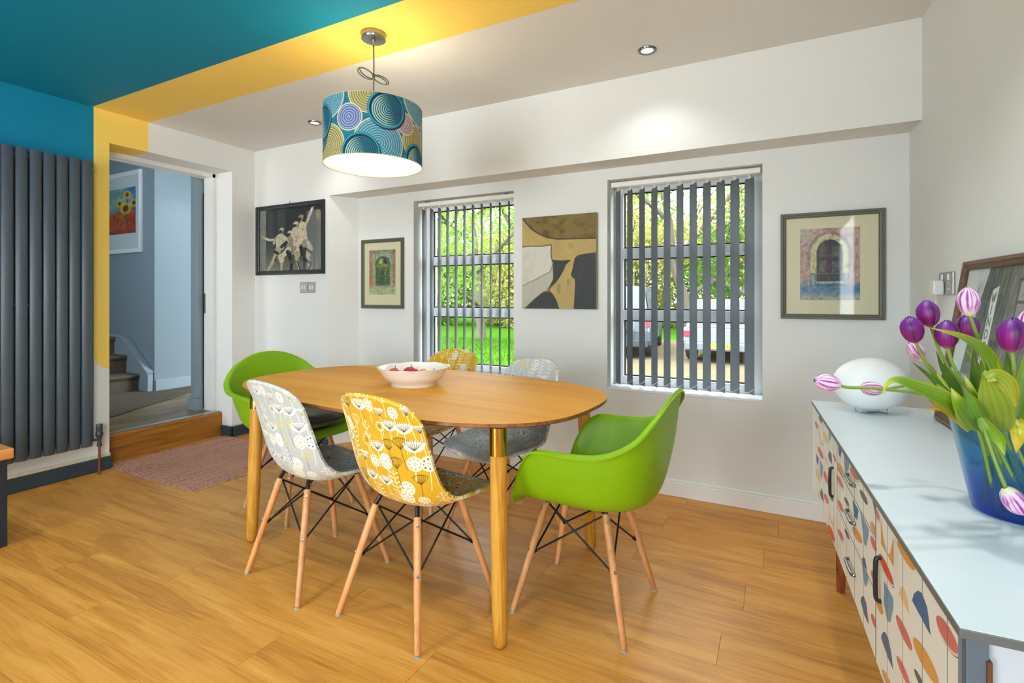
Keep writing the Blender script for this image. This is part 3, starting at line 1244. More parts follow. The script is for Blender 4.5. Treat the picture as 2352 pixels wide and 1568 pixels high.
def floral(A, B, pal, seed, aa):
    """scattered stylised seed heads, umbels, poppies and sprigs on stems"""
    rnd = random.Random(seed)
    P = Paint(A, B, pal['base'], aa)
    W, K, G, T2 = pal['white'], pal['black'], pal['grey'], pal['second']
    fullX, fullY, fullC = P.X, P.Y, P.c

    cells = []
    ny_, nx_ = 13, 9
    for j in range(ny_ + 1):
        for i in range(nx_ + 1):
            cells.append((-.25 + .5 * (i + .5 * (j % 2)) / nx_ + rnd.uniform(-.012, .012), -.01 + .9 * j / ny_ + rnd.uniform(-.016, .016)))
    rnd.shuffle(cells)
    kinds = ['disc', 'poppy', 'umbel', 'dome', 'dots', 'disc', 'sprig', 'disc', 'leaf', 'dome', 'dots', 'poppy', 'wumbel', 'dots', 'disc', 'sprig', 'umbel', 'leaf', 'disc']
    for idx, (x, y) in enumerate(cells):
        kind = kinds[idx % len(kinds)]
        sc = rnd.uniform(.85, 1.2)
        m = (np.abs(fullX - x) < .05) & (fullY > y - .15) & (fullY < y + .06)
        if not m.any():
            continue
        P.X, P.Y, P.c = fullX[m], fullY[m], fullC[m]
        bend = rnd.uniform(-.012, .012)
        stemc = K if kind == 'umbel' else W
        Ls = rnd.uniform(.06, .11)
        if kind != 'leaf':
            pts = [(x + bend * (t / 5) ** 2, y - Ls * t / 5) for t in range(6)]
            P.line(pts, .0030 if stemc is W else .0015, stemc, .9)
        if kind == 'disc':
            r = .023 * sc
            P.ell(x, y, r, r * rnd.uniform(1, 1.2), W)
            dc = rnd.choice([K, G, T2])
            for k in range(8):
                a = k * PI / 4
                P.ell(x + r * .68 * math.cos(a), y + r * .72 * math.sin(a), .0027, .0034, dc)
            for k in range(5):
                a = k * 1.256
                P.ell(x + .0042 * math.cos(a), y + .0042 * math.sin(a), .0012, .0012, K)
        elif kind == 'poppy':
            w, h = .023 * sc, .036 * sc
            P.poly([(x, y - h * .5), (x - w, y + h * .38), (x - w * .5, y + h * .52), (x, y + h * .46), (x + w * .5, y + h * .52), (x + w, y + h * .38)], W)
            for k in range(6):
                f = (k - 2.5) / 2.5
                P.seg((x + f * w * .06, y - h * .40), (x + f * w * .75, y + h * .30), .0013, T2 if pal['name'] == 'grey' and k % 2 else K)
        elif kind in ('umbel', 'wumbel'):
            cc = K if kind == 'umbel' and pal['name'] == 'yellow' else (T2 if pal['name'] == 'grey' else W)
            for k in range(9):
                f = (k - 4) / 4
                ex, ey = x + f * .027 * sc, y + (.022 - .008 * f * f) * sc
                P.line([(x, y - .014 * sc), (x + f * .018 * sc, y + .002 * sc), (ex, ey)], .0010, cc)
                P.ell(ex, ey + .004, .0017, .0017, cc)
                P.ell(x + f * .02 * sc, y + .03 * sc - .006 * abs(f), .0015, .0015, cc)
        elif kind == 'dome':
            w, h = .032 * sc, .027 * sc
            pts = [(x - w, y + .008)] + [(x - w * math.cos(a), y + .008 + h * .45 * math.sin(a)) for a in np.linspace(.3, 2.84, 8)] + [(x + w, y + .008)] + \
                  [(x + w * math.cos(a), y + .008 - h * math.sin(a)) for a in np.linspace(.2, 2.94, 10)]
            P.poly(pts, W)
            for k in range(8):
                f = (k - 3.5) / 3.5
                P.line([(x, y - h * .5), (x + f * w * .55, y), (x + f * w * .75, y + h * .35)], .0013, K)
                P.ell(x + f * w * .8, y + h * (.62 - .15 * f * f), .0019, .0019, K)
        elif kind == 'dots':
            r = .018 * sc
            for k in range(11):
                a = k * 2 * PI / 11
                P.ell(x + r * math.cos(a), y + r * math.sin(a), .0032, .0032, W)
            P.ell(x, y, r * .5, r * .5, T2)
            for k in range(5):
                a = k * 1.256
                P.ell(x + .0045 * math.cos(a), y + .0045 * math.sin(a), .0014, .0014, K)
        elif kind == 'leaf':
            P.seg((x, y + .05), (x + bend, y - .09), .003, W)
            for k in range(7):
                yy = y + .035 - k * .018
                for s in (-1, 1):
                    P.seg((x + bend * k / 7, yy), (x + bend * k / 7 + s * .018, yy + .009), .0018, W, .0048)
        elif kind == 'sprig':
            for (dx, dy) in ((-.014, .012), (.015, .008), (-.009, -.02), (.012, -.026), (0, .024)):
                P.seg((x, y + dy - .016), (x + dx, y + dy), .0024, W)
                P.ell(x + dx, y + dy, .005, .005, W)
                P.ell(x + dx, y + dy, .003, .003, G)
        fullC[m] = P.c
    P.X, P.Y, P.c = fullX, fullY, fullC
    return P.c


PAL_Y = dict(name='yellow', base=(212, 164, 6), white=(240, 232, 208), black=(52, 42, 18), grey=(172, 172, 180), second=(206, 150, 10))
PAL_G = dict(name='grey', base=(184, 188, 186), white=(226, 226, 220), black=(78, 80, 84), grey=(206, 204, 190), second=(214, 190, 52))
fabric = M('printed_cotton_cover', (255, 255, 255), 0.8, var=0.03, vscale=30, bump=0.12, bscale=700, attr='Col', sheen=0.1)
fabric_piping = M('seam_piping', (232, 216, 160), 0.8)
Vi, Vo, SA, SB_ = side_shell(230, 460, 0.013)
shells = {}
for pal in (PAL_Y, PAL_G):
    c_out = floral(SA, SB_, pal, 11, 0.0018)
    c_in = floral(-SA, SB_, pal, 29, 0.0018)
    shells[pal['name']] = two_sided('chair_shell_' + pal['name'], Vi, Vo, c_in, c_out, 0.006, fabric)


def seam_mb():
    """piping along the rim where the cover is stitched"""
    nu, nv = Vo.shape[:2]
    rim = [Vector(Vo[0, k]) for k in range(0, nv, 10)] + [Vector(Vo[k, nv - 1]) for k in range(4, nu - 4, 8)] + [Vector(Vo[nu - 1, k]) for k in range(nv - 1, -1, -10)]
    b = MB()
    b.tube(rim, .0016, 5, caps=True)
    return b


def side_chair(label, kind, x, y, rz):
    t = thing('side_chair', label, 'chair', (x, y, 0), R(rz), 'fabric covered shell chairs round the table')
    sh = link('seat_shell', shells[kind], t)
    me = shared('seam_piping_' + kind, seam_mb, M('piping_' + kind, (240, 214, 120) if kind == 'yellow' else (206, 208, 202), 0.8), True)
    link('seam_piping', me, sh)
    chair_base(t)
    return t


side_chair('yellow floral chair at the front of the table, back turned to the viewer', 'yellow', -1.205, 1.546, -6)
side_chair('grey floral chair at the front of the table, beside the doorway end', 'grey', -1.745, 1.556, -10)
side_chair('yellow floral chair across the table, behind the white bowl', 'yellow', -1.80, 2.42, 174)
side_chair('grey floral chair across the table, against the wall between the windows', 'grey', -1.22, 2.25, 160)

# armchair shell: radial curves from the seat centre to the rim
AK = [
    [(0, .02, .428), (0, .09, .430), (0, .145, .437), (0, .18, .434), (0, .200, .420), (0, .205, .404)],
    [(.07, .02, .428), (.13, .09, .432), (.175, .14, .442), (.205, .168, .444), (.226, .184, .436), (.233, .19, .423)],
    [(.085, .0, .428), (.165, .06, .434), (.215, .10, .452), (.245, .124, .495), (.264, .138, .548), (.275, .147, .549)],
    [(.09, -.02, .428), (.18, .02, .436), (.235, .04, .472), (.268, .055, .55), (.291, .066, .634), (.309, .079, .637)],
    [(.09, -.05, .428), (.185, -.05, .437), (.24, -.05, .476), (.273, -.05, .56), (.294, -.05, .645), (.326, -.05, .646)],
    [(.085, -.08, .428), (.175, -.12, .437), (.23, -.14, .475), (.264, -.15, .565), (.286, -.160, .656), (.318, -.172, .656)],
    [(.07, -.10, .428), (.145, -.18, .438), (.195, -.212, .478), (.235, -.230, .58), (.260, -.246, .695), (.282, -.266, .702)],
    [(.045, -.12, .428), (.10, -.215, .44), (.14, -.255, .482), (.175, -.283, .61), (.198, -.300, .760), (.211, -.318, .767)],
    [(.02, -.13, .428), (.05, -.232, .44), (.07, -.272, .487), (.09, -.302, .63), (.102, -.325, .808), (.108, -.342, .815)],
    [(0, -.13, .428), (0, -.238, .44), (0, -.277, .489), (0, -.307, .635), (0, -.332, .822), (0, -.349, .829)],
]
rad = []
for k in AK:
    rad.append(np.array([list(p) for p in catmull([(0, -.06, .427)] + k, 7)]))
rad = np.array(rad)
mir = rad[1:-1][::-1] * np.array([-1, 1, 1])
ringk = np.concatenate([rad, mir])          # closed around
nk = len(ringk)
NS = 8
full = []
for i in range(nk):
    p0, p1, p2, p3 = ringk[i - 1], ringk[i], ringk[(i + 1) % nk], ringk[(i + 2) % nk]
    for q in range(NS):
        t = q / NS
        full.append(0.5 * ((2 * p1) + (-p0 + p2) * t + (2 * p0 - 5 * p1 + 4 * p2 - p3) * t * t + (-p0 + 3 * p1 - 3 * p2 + p3) * t ** 3))
full = np.array(full)
ext_ = np.concatenate([full[-1:], full, full[:1]])
nn = normals(ext_)[1:-1]
if nn[len(nn) // 4, 18, 2] < 0:
    nn = -nn
outer = full - nn * 0.0055
outer[:, 0] = full[:, 0] - np.array([0, 0, .0055])
nph, ns = full.shape[:2]
Vall = np.concatenate([full.reshape(-1, 3), outer.reshape(-1, 3)])
Qa = []
for i in range(nph):
    i2 = (i + 1) % nph
    for j in range(ns - 1):
        a, b_, c_, d_ = i * ns + j, i2 * ns + j, i2 * ns + j + 1, i * ns + j + 1
        N0 = nph * ns
        Qa.append((a, b_, c_, d_))
        Qa.append((a + N0, d_ + N0, c_ + N0, b_ + N0))
    Qa.append((i * ns + ns - 1, i2 * ns + ns - 1, i2 * ns + ns - 1 + nph * ns, i * ns + ns - 1 + nph * ns))
b = MB()
b.add(Vall.tolist(), Qa)
lime = M('lime_green_plastic', (126, 170, 5), 0.42, var=0.01, bump=0.02, bscale=900)
lime_me = finish(b.mesh('arm_shell'), lime, 60)


def arm_chair(label, x, y, rz):
    t = thing('arm_chair', label, 'chair', (x, y, 0), R(rz), 'lime green plastic armchairs at the table ends')
    link('seat_shell', lime_me, t)
    chair_base(t)
    return t


AC1 = (-0.65, 1.856, 88)
AC2 = (-2.37, 1.975, -99)
arm_chair('lime green plastic armchair at the table end nearest the sideboard', *AC1)
arm_chair('lime green plastic armchair at the table end nearest the doorway', *AC2)


def cushion(label, spec, mat_main, mat_edge, hgt, w, fwd):
    t = thing('seat_cushion', label, 'cushion', (spec[0], spec[1], 0.434), R(spec[2]), 'cushions on the green armchairs')
    n = 40
    u = np.linspace(-1, 1, n)
    X, Y = np.meshgrid(u, u, indexing='ij')
    prof = (np.clip(1 - np.abs(X) ** 3.0, 0, 1) * np.clip(1 - np.abs(Y) ** 3.0, 0, 1)) ** .45
    rr = 1 - .10 * (X ** 2) * (Y ** 2)
    crease = 1 - .10 * np.abs(np.sin(X * 5 + Y * 3)) * (1 - prof * .3)
    Vt = np.stack([X * w * rr, Y * w * rr + fwd, hgt * .5 + prof * hgt * .5 * crease], -1)
    Vb = np.stack([X * w * rr, Y * w * rr + fwd, hgt * .5 - prof * hgt * .5], -1)
    me = two_sided('cushion', Vt, Vb, None, None, 0.002, mat_main)
    me2 = obj('cover', me, [], t, fix=False)
    rim = [Vector(Vt[0, k]) for k in range(n)] + [Vector(Vt[k, n - 1]) for k in range(1, n)] + [Vector(Vt[n - 1, k]) for k in range(n - 2, -1, -1)] + [Vector(Vt[k, 0]) for k in range(n - 2, 0, -1)]
    b = MB()
    b.tube(rim, .003, 6, closed=True)
    obj('piping', b, mat_edge, t, smooth=True)


cushion('shiny charcoal cushion on the armchair by the doorway', AC2, M('charcoal_satin', (74, 74, 72), 0.32, var=0.15, vscale=8, sheen=.3), M('charcoal_piping', (48, 46, 46), 0.6), 0.10, 0.185, -.005)
cushion('pale blue-grey cushion on the armchair by the sideboard', AC1, M('pale_blue_cotton', (196, 206, 214), 0.85, var=0.05), M('dark_blue_piping', (70, 80, 96), 0.7), 0.055, 0.165, .055)

# ------------------------------------------------------------------ pendant lamp and downlights
LX, LY = -1.715, 1.856
chrome = M('brushed_chrome', (150, 150, 146), 0.22, 1.0, var=0.03)
dark_cord = M('dark_fabric_cord', (62, 62, 60), 0.7)
pl = thing('pendant_lamp', 'pendant lamp with a teal circle print drum shade over the table', 'lamp', (LX, LY, ZC))
b = MB()
b.lathe([(0.0, 0.0), (.058, 0.0), (.0585, -.004), (.0585, -.024), (.056, -.029), (.05, -.030), (.0, -.030)], 40)
b.tube([(0, 0, -.028), (0, 0, -.042), (0, 0, -.06)], [.0085, .008, .005], 12)
obj('ceiling_rose', b, chrome, pl, smooth=40)
SZ0, SZ1, SR = 1.785 - ZC, 2.055 - ZC, 0.229
b = MB()
b.tube([(0, 0, -.055), (.002, 0, -.15), (0, 0, -.26), (0, 0, SZ1 - .03)], .0028, 8)
obj('cord', b, dark_cord, pl, smooth=True)
b = MB()
cdir = Vector((math.cos(R(YAW)), math.sin(R(YAW)), 0))
for k, (w, h, tilt, ph) in enumerate(((.072, .02, .03, 0), (.064, .015, .034, .4), (-.074, .022, .03, 0), (-.066, .016, .036, .3))):
    pts = []
    for i in range(25):
        a = 2 * PI * i / 24
        lat = w * .5 * (1 - math.cos(a))
        up_ = h * math.sin(a) - tilt * (1 - math.cos(a)) * .5 * (1 if w > 0 else -1)
        pts.append(cdir * lat + Vector((-cdir.y * .006 * math.sin(a + k), cdir.x * .006 * math.sin(a + k), -.205 + up_)))
    b.tube(pts, .0028, 7)
b.tube([(0, 0, -.19), (0, 0, -.22)], .0055, 8)
obj('cord_bow', b, dark_cord, pl, smooth=True)


def shade_paint(A, B):
    per = 2 * PI * SR
    P = Paint(A, B, (24, 132, 150), 0.0022)
    P.blend(0.5 + 2.5 * np.sin(B * 2 * PI / .0085 - 1.2), (34, 66, 76), .75)
    cream, olive, olive2 = (214, 208, 172), (158, 140, 70), (108, 98, 56)
    blue, blue2, dk, tq, mint = (58, 138, 166), (120, 180, 194), (12, 40, 58), (10, 150, 168), (168, 204, 186)
    pur, pk = (92, 112, 176), (176, 132, 150)
    items = [('blue', .256, .29, .115), ('olive', -.23, .045, .095), ('blue', -.227, .26, .09), ('olive', -.021, .265, .085), ('blue', .021, .048, .107),
             ('olive', .216, .086, .078), ('purple', -.108, .159, .055), ('pink', .15, .155, .045),
             ('dark', -.285, .165, .080), ('dark', .061, .195, .086), ('dark', -.055, .0, .088), ('dark', .228, .0, .078),
             ('blue', .43, .05, .1), ('olive', .40, .22, .08), ('purple', .33, .15, .05), ('dark', .40, .12, .085)]
    allc = []
    for k in (-1, 0, 1, 2):
        for it in items:
            allc.append((it[0], it[1] + k * .7195, *it[2:]))
    order = {'blue': 0, 'olive': 0, 'purple': 1, 'pink': 1, 'dark': 2}
    for kind, a, h, r in sorted(allc, key=lambda q: order[q[0]]):
        if a < -per / 2 - .2 or a > per / 2 + .2:
            continue
        D = np.hypot(P.X - a, P.Y - h)
        if kind in ('blue', 'olive', 'purple', 'pink'):
            P.blend(P.sd(D - r - .006), cream)
            c1, c2 = {'blue': (blue, blue2), 'olive': (olive, cream), 'purple': (pur, cream), 'pink': (pk, cream)}[kind]
            P.blend(P.sd(D - r), c1)
            n = int(r / .0098)
            for q in range(n):
                P.blend(P.sd(np.abs(D - (q + .5) * r / n) - .0013), cream if kind != 'blue' else (186, 200, 184), .95)
                P.blend(P.sd(np.abs(D - (q + .95) * r / n) - .0012), tuple(int(v * .62) for v in c1), .5)
            ang = np.arctan2(P.Y - h, P.X - a)
            P.blend(P.sd(D - r) * (np.sin(ang * 46) > .3), olive2 if kind == 'olive' else (86, 110, 140), .16)
        else:
            P.blend(P.sd(D - r), (60, 14, 40), 1.0)
            D2 = np.hypot(P.X - a + .004, P.Y - h - .005)
            P.blend(P.sd(D2 - r + .001), dk)
            P.blend(P.sd(np.abs(D2 - r + .006) - .0038), tq)
            lit = np.clip(.5 - (P.X - a) / r * 1.6 - (P.Y - h) / r * .6, 0, 1)[..., None]
            cc = (np.array(mint) * lit + np.array((30, 100, 120)) * (1 - lit)) / 255
            n = 8
            for q in range(n):
                off = (1 - q / n) * .25 * r
                Dq = np.hypot(P.X - a - off * .15, P.Y - h - off * .2)
                P.blend(P.sd(np.abs(Dq - (q + .45) * (r - .014) / n) - .0028), cc)
    return P.c


na, nz_ = 900, 170
ang0 = math.atan2(-LY, -LX)
th = np.linspace(-PI, PI, na, endpoint=False)
zz = np.linspace(0, SZ1 - SZ0, nz_)
TH, ZZ = np.meshgrid(th, zz, indexing='ij')
Vs = np.stack([SR * np.cos(TH + ang0), SR * np.sin(TH + ang0), ZZ + SZ0], -1)
cc_ = shade_paint(TH * SR, ZZ)
shade_mat = M('printed_shade_cotton', (255, 255, 255), 0.8, var=0.02, attr='Col', bump=0.05, bscale=900)
me = grid_mesh('shade', Vs, cc_, closed_u=True)
sh = obj('shade', me, shade_mat, pl, fix=False)
b = MB()
b.lathe([(SR - .0012, SZ0), (SR - .0012, SZ1)], 96)
obj('shade_lining', b, M('shade_lining_cream', (250, 240, 214), 0.7, emit=0.0), sh, smooth=True)
b = MB()
for z in (SZ0, SZ1):
    b.tube([(math.cos(a) * (SR - .001), math.sin(a) * (SR - .001), z) for a in np.linspace(0, 2 * PI, 96, endpoint=False)], .0018, 6, closed=True)
obj('rim_wire', b, M('shade_rim_tape', (196, 186, 150), 0.7), sh, smooth=True)
b = MB()
b.lathe([(0.0, SZ0 + .012), (SR - .004, SZ0 + .012)], 64)
obj('diffuser', b, M('lit_cream_diffuser', (255, 244, 214), 0.6, emit=0.95), pl)
b = MB()
for k in range(3):
    a = k * 2 * PI / 3
    b.tube([(0, 0, SZ1 - .03), (math.cos(a) * SR, math.sin(a) * SR, SZ1 - .004)], .0018, 6)
b.tube([(0, 0, SZ1 - .02), (0, 0, SZ1 - .09)], [.016, .02], 16)
obj('spider_frame', b, M('white_lamp_wire', (225, 225, 220), 0.5), pl, smooth=40)
b = MB()
b.lathe([(0.001, -.05), (.018, -.046), (.03, -.03), (.034, -.008), (.026, .018), (.014, .034), (.013, .05)], 20, (0, 0, SZ1 - .14))
obj('bulb', b, M('lit_bulb', (255, 236, 200), 0.4, emit=9.0), pl, smooth=True)
ld = bpy.data.lights.new('pendant_bulb_light', 'POINT')
ld.energy = 4.2
ld.color = (1.0, 0.93, 0.83)
ld.shadow_soft_size = 0.04
lo = bpy.data.objects.new('pendant_bulb_light', ld)
col.objects.link(lo)
lo.parent = pl
lo.location = (0, 0, SZ1 - .06)


def downlight(label, x, y, energy):
    t = thing('ceiling_downlight', label, 'downlight', (x, y, ZC), 0, 'recessed ceiling downlights')
    b = MB()
    b.lathe([(.032, -.001), (.030, -.006), (.036, -.0095), (.043, -.008), (.0455, -.003), (.046, 0.0)], 40)
    obj('trim_ring', b, M('chrome_ring', (120, 118, 114), 0.2, 1.0), t, smooth=50)
    b = MB()
    b.lathe([(0.0, -.003), (.031, -.003)], 32)
    obj('lamp_face', b, M('lit_lamp_face', (255, 248, 234), 0.4, emit=3.0), t)
    d = bpy.data.lights.new('downlight_beam', 'SPOT')
    d.energy = energy
    d.spot_size = R(125)
    d.spot_blend = 0.7
    d.color = (1.0, 0.98, 0.95)
    d.shadow_soft_size = 0.06
    o = bpy.data.objects.new('downlight_beam', d)
    col.objects.link(o)
    o.parent = t
    o.location = (0, 0, -.014)


SPOT = 7
hs = thing('added_hall_spot', 'added unseen spotlight in the hall ceiling washing the hall wall', 'downlight', (-4.85, 3.45, 2.75))  # unseen spotlight added to throw the bright patch on the wall
b = MB()
b.lathe([(0.0, -.004), (.03, -.004), (.036, -.01), (.045, -.006), (.046, 0.0)], 24)
obj('trim_ring', b, chrome, hs, smooth=50)
sd_ = bpy.data.lights.new('added_hall_beam', 'SPOT')
sd_.energy = 16
sd_.spot_size = R(46)
sd_.spot_blend = 1.0
sd_.color = (0.92, 0.97, 1.0)
so_ = bpy.data.objects.new('added_hall_beam', sd_)
col.objects.link(so_)
so_.parent = hs
so_.location = (0, 0, -.02)
so_.rotation_euler = (Vector((-5.62, 3.02, 1.62)) - Vector((-4.85, 3.45, 2.75))).to_track_quat('-Z', 'Y').to_euler()
downlight('round chrome downlight in the white ceiling near the large window', -0.59, 2.62, SPOT)
downlight('round chrome downlight half hidden behind the pendant shade', -2.96, 2.60, SPOT)
for q, (x, y) in enumerate(((-0.45, .75), (-1.95, .75), (-3.3, .5), (-1.2, -1.2), (-2.9, -1.2), (.12, 1.3))):  # out-of-view downlights added to brighten floor, table and sideboard
    downlight(['added unseen downlight in the teal ceiling near the sideboard', 'added unseen downlight in the teal ceiling before the table',
               'added unseen downlight in the teal ceiling above the bench', 'added unseen downlight at the kitchen end, on the sideboard side',
               'added unseen downlight at the kitchen end, on the bench side', 'added unseen downlight above the sideboard'][q], x, y, SPOT * (4.5 if q != 2 else 3))

# ------------------------------------------------------------------ radiator, bench, rug
anthracite = M('anthracite_enamel', (74, 83, 91), 0.42, var=0.04, vscale=5)
rd = thing('column_radiator', 'tall anthracite column radiator on the teal wall', 'radiator', (XL, 1.35, 0.195))
PIT = 0.064


def rad_tube():
    m = MB()
    n = 18
    vs, fs = [], []
    for z, s in ((0, .9), (.004, 1), (1.841, 1), (1.845, .9)):
        for j in range(n):
            a = 2 * PI * j / n
            vs.append((0.072 + 0.016 * s * math.cos(a), 0.0296 * s * math.sin(a), z))
    for i in range(3):
        for j in range(n):
            fs.append((i * n + j, i * n + (j + 1) % n, (i + 1) * n + (j + 1) % n, (i + 1) * n + j))
    fs += [tuple(range(n))[::-1], tuple(range(3 * n, 4 * n))]
    m.add(vs, fs)
    return m


rt_me = shared('radiator_tube', rad_tube, anthracite, 50)
for k in range(10):
    o = link('tube', rt_me, rd)
    o.location = (0, 1.645 - 1.35 - k * PIT, 0)
for z in (.035, .92, 1.805):
    b = MB()
    b.tube([(.06, 1.66 - 1.35, z), (.06, 1.645 - 1.35 - 9.3 * PIT, z)], .012, 10)
    obj('header_pipe', b, anthracite, rd, smooth=50)
b = MB()
for z in (.10, 1.70):
    for y_ in (.22, -.2):
        b.box(0.0, .06, y_ - .02, y_ + .02, z, z + .03)
obj('wall_bracket', b, anthracite, rd)
b = MB()
vy, vx = 1.708 - 1.35, 0.085
b.lathe([(0, .145), (.017, .145), (.0185, .135), (.0185, .105), (.016, .10), (.021, .088), (.021, .07), (.0145, .06), (.011, .045), (.011, .02), (.014, .018), (.014, .0), (.008, -.002)], 20, (vx, vy, -.01))
b.tube([(vx, vy, .035), (vx - .012, vy - .03, .035), (.07, vy - .055, .035)], [.009, .009, .011], 10)
obj('valve', b, M('dark_grey_valve', (62, 68, 74), 0.4, 0.2), rd, smooth=50)
b = MB()
b.tube([(vx, vy, .0), (vx, vy, -.194)], .0075, 12)
obj('copper_pipe', b, M('dull_copper', (150, 92, 62), 0.35, 0.8, var=0.15, vscale=30), rd, smooth=50)
b = MB()
b.tube([(.075, 1.672 - 1.35, 1.79), (.075, 1.686 - 1.35, 1.79)], .006, 10)
obj('bleed_plug', b, bolt_steel, rd, smooth=50)

bench_wood = wood('orange_bench_wood', (168, 96, 38), (206, 132, 64), (222, 154, 88), rough=0.35, axis=1, per_object=0.0, ring=0.1)
bn = thing('bench', 'orange wood bench with black metal legs by the radiator', 'bench', (-3.36, 0.4, 0))
b = MB()
b.box(-.19, .19, -.62, .64, .405, .455)
obj('bench_top', b, bench_wood, bn, bevel=0.008, seg=3)
for sy in (-1, 1):
    b = MB()
    yb = sy * .6
    b.box(.125, .175, yb - .02, yb + .02, 0, .405)
    b.box(-.175, -.125, yb - .02, yb + .02, 0, .405)
    b.box(-.125, .125, yb - .02, yb + .02, .365, .405)
    b.box(-.125, .125, yb - .02, yb + .02, 0, .03)
    obj('leg_frame', b, M('blue_black_steel', (40, 48, 58), 0.4, 0.2), bn, bevel=0.003)

# woven doormat with raised rows
mat_nt = M('woven_rag_mat', (150, 112, 104), 0.95, var=0.3, vscale=60)
n_, l_ = mat_nt.node_tree.nodes, mat_nt.node_tree.links
bs = n_['Principled BSDF']
tc = n_.new('ShaderNodeTexCoord')
mp = n_.new('ShaderNodeMapping'); mp.inputs['Scale'].default_value = (150, 70, 1)
l_.new(tc.outputs['Object'], mp.inputs[0])
nz = n_.new('ShaderNodeTexNoise'); nz.inputs['Scale'].default_value = 1.0; nz.inputs['Detail'].default_value = 2
l_.new(mp.outputs[0], nz.inputs['Vector'])
mp2 = n_.new('ShaderNodeMapping'); mp2.inputs['Scale'].default_value = (140, .9, 1)
l_.new(tc.outputs['Object'], mp2.inputs[0])
nz2 = n_.new('ShaderNodeTexNoise'); nz2.inputs['Scale'].default_value = 1.0; nz2.inputs['Detail'].default_value = 2
l_.new(mp2.outputs[0], nz2.inputs['Vector'])
av = n_.new('ShaderNodeMath'); av.operation = 'ADD'
l_.new(nz.outputs['Fac'], av.inputs[0]); l_.new(nz2.outputs['Fac'], av.inputs[1])
hv = n_.new('ShaderNodeMath'); hv.operation = 'MULTIPLY'; hv.inputs[1].default_value = .5
l_.new(av.outputs[0], hv.inputs[0])
cr = n_.new('ShaderNodeValToRGB')
els = [(.34, (104, 62, 104)), (.42, (168, 84, 88)), (.47, (186, 132, 118)), (.52, (176, 140, 84)), (.57, (190, 150, 138)), (.66, (120, 72, 112))]
e = cr.color_ramp.elements
e[0].position, e[0].color = els[0][0], C(*els[0][1])
e[1].position, e[1].color = els[-1][0], C(*els[-1][1])
for p, c in els[1:-1]:
    k = e.new(p); k.color = C(*c)
l_.new(hv.outputs[0], cr.inputs[0])
l_.new(cr.outputs[0], bs.inputs['Base Color'])
nx, nyy = 300, 60
u = np.linspace(0, 1, nx); v = np.linspace(0, 1, nyy)
U, Vv = np.meshgrid(u, v, indexing='ij')
rw_, rh_ = 1.0, 0.89
edge = np.minimum(np.minimum(U, 1 - U) * rw_, np.minimum(Vv, 1 - Vv) * rh_)
zt_ = .006 + .0025 * np.abs(np.sin(U * PI * 74)) + .0012 * (vnoise(U * 90, Vv * 60, 3) - .5)
zt_ = np.where(edge < .001, 0.001, zt_)
jx = (vnoise(U * 3, Vv * 80, 5) - .5) * .008
jy = (vnoise(U * 120, Vv * 3, 6) - .5) * .008
P_ = np.stack([(U - .5) * rw_ + jx, (Vv - .5) * rh_ + jy, zt_], -1)
rug = obj('doormat', grid_mesh('doormat', P_), mat_nt, fix=False)
rug.location = (-3.585, 2.245, 0.0)
rug.rotation_euler = (0, 0, R(1))
tag(rug, 'pink and ochre woven rag mat in front of the hall step', 'rug')

# ------------------------------------------------------------------ pictures
print_mat = M('printed_paper', (255, 255, 255), 0.6, var=0.01, attr='Col')
canvas_mat = M('painted_canvas', (255, 255, 255), 0.65, var=0.03, attr='Col', bump=0.2, bscale=400)
pic_glass = glass('picture_glass', (0.97, 0.98, 0.97), 0.03, 0.3)


def framed(name, label, cat, loc, rz, w, h, fw_, frame_mat, depth, board, func, res, board_mat=None, tilt=0.0, glazed=True, group=None):
    t = thing(name, label, cat, loc, rz, group)
    if tilt:
        t.rotation_euler = (R(-tilt), 0, rz)
    b = MB()
    b.ring(-w / 2, w / 2, 0, h, fw_, [(0, -.001), (0, -depth + .004), (.08, -depth), (.42, -depth), (.5, -depth + .004), (.85, -depth + .006), (1, -depth + .010), (1, -.001)])
    obj('frame', b, frame_mat, t)
    b = MB()
    b.box(-w / 2 + fw_ * .6, w / 2 - fw_ * .6, -.004, -.001, fw_ * .6, h - fw_ * .6)
    obj('backing', b, M('backing_board', (120, 104, 82), 0.9), t)
    iw, ih = w - 2 * fw_, h - 2 * fw_
    l, r, bt, tp = board
    px0, pw = -w / 2 + fw_ + l, iw - l - r
    pz0, ph = fw_ + bt, ih - bt - tp
    if board_mat:
        b = MB()
        x0, x1, z0, z1 = -w / 2 + fw_ * .9, w / 2 - fw_ * .9, fw_ * .9, h - fw_ * .9
        y0, y1 = -.0085, -.006
        b.box(x0, px0, y0, y1, z0, z1)
        b.box(px0 + pw, x1, y0, y1, z0, z1)
        b.box(px0, px0 + pw, y0, y1, z0, pz0)
        b.box(px0, px0 + pw, y0, y1, pz0 + ph, z1)
        obj('mount_board', b, board_mat, t)
    print_panel('print', pw + .006, ph + .006, -.0058, pz0 - .003, res, func, print_mat, t, px0 - .003)
    if glazed:
        b = MB()
        b.box(-w / 2 + fw_ * .9, w / 2 - fw_ * .9, -.0115, -.0105, fw_ * .9, h - fw_ * .9)
        obj('glazing', b, pic_glass, t)
    return t


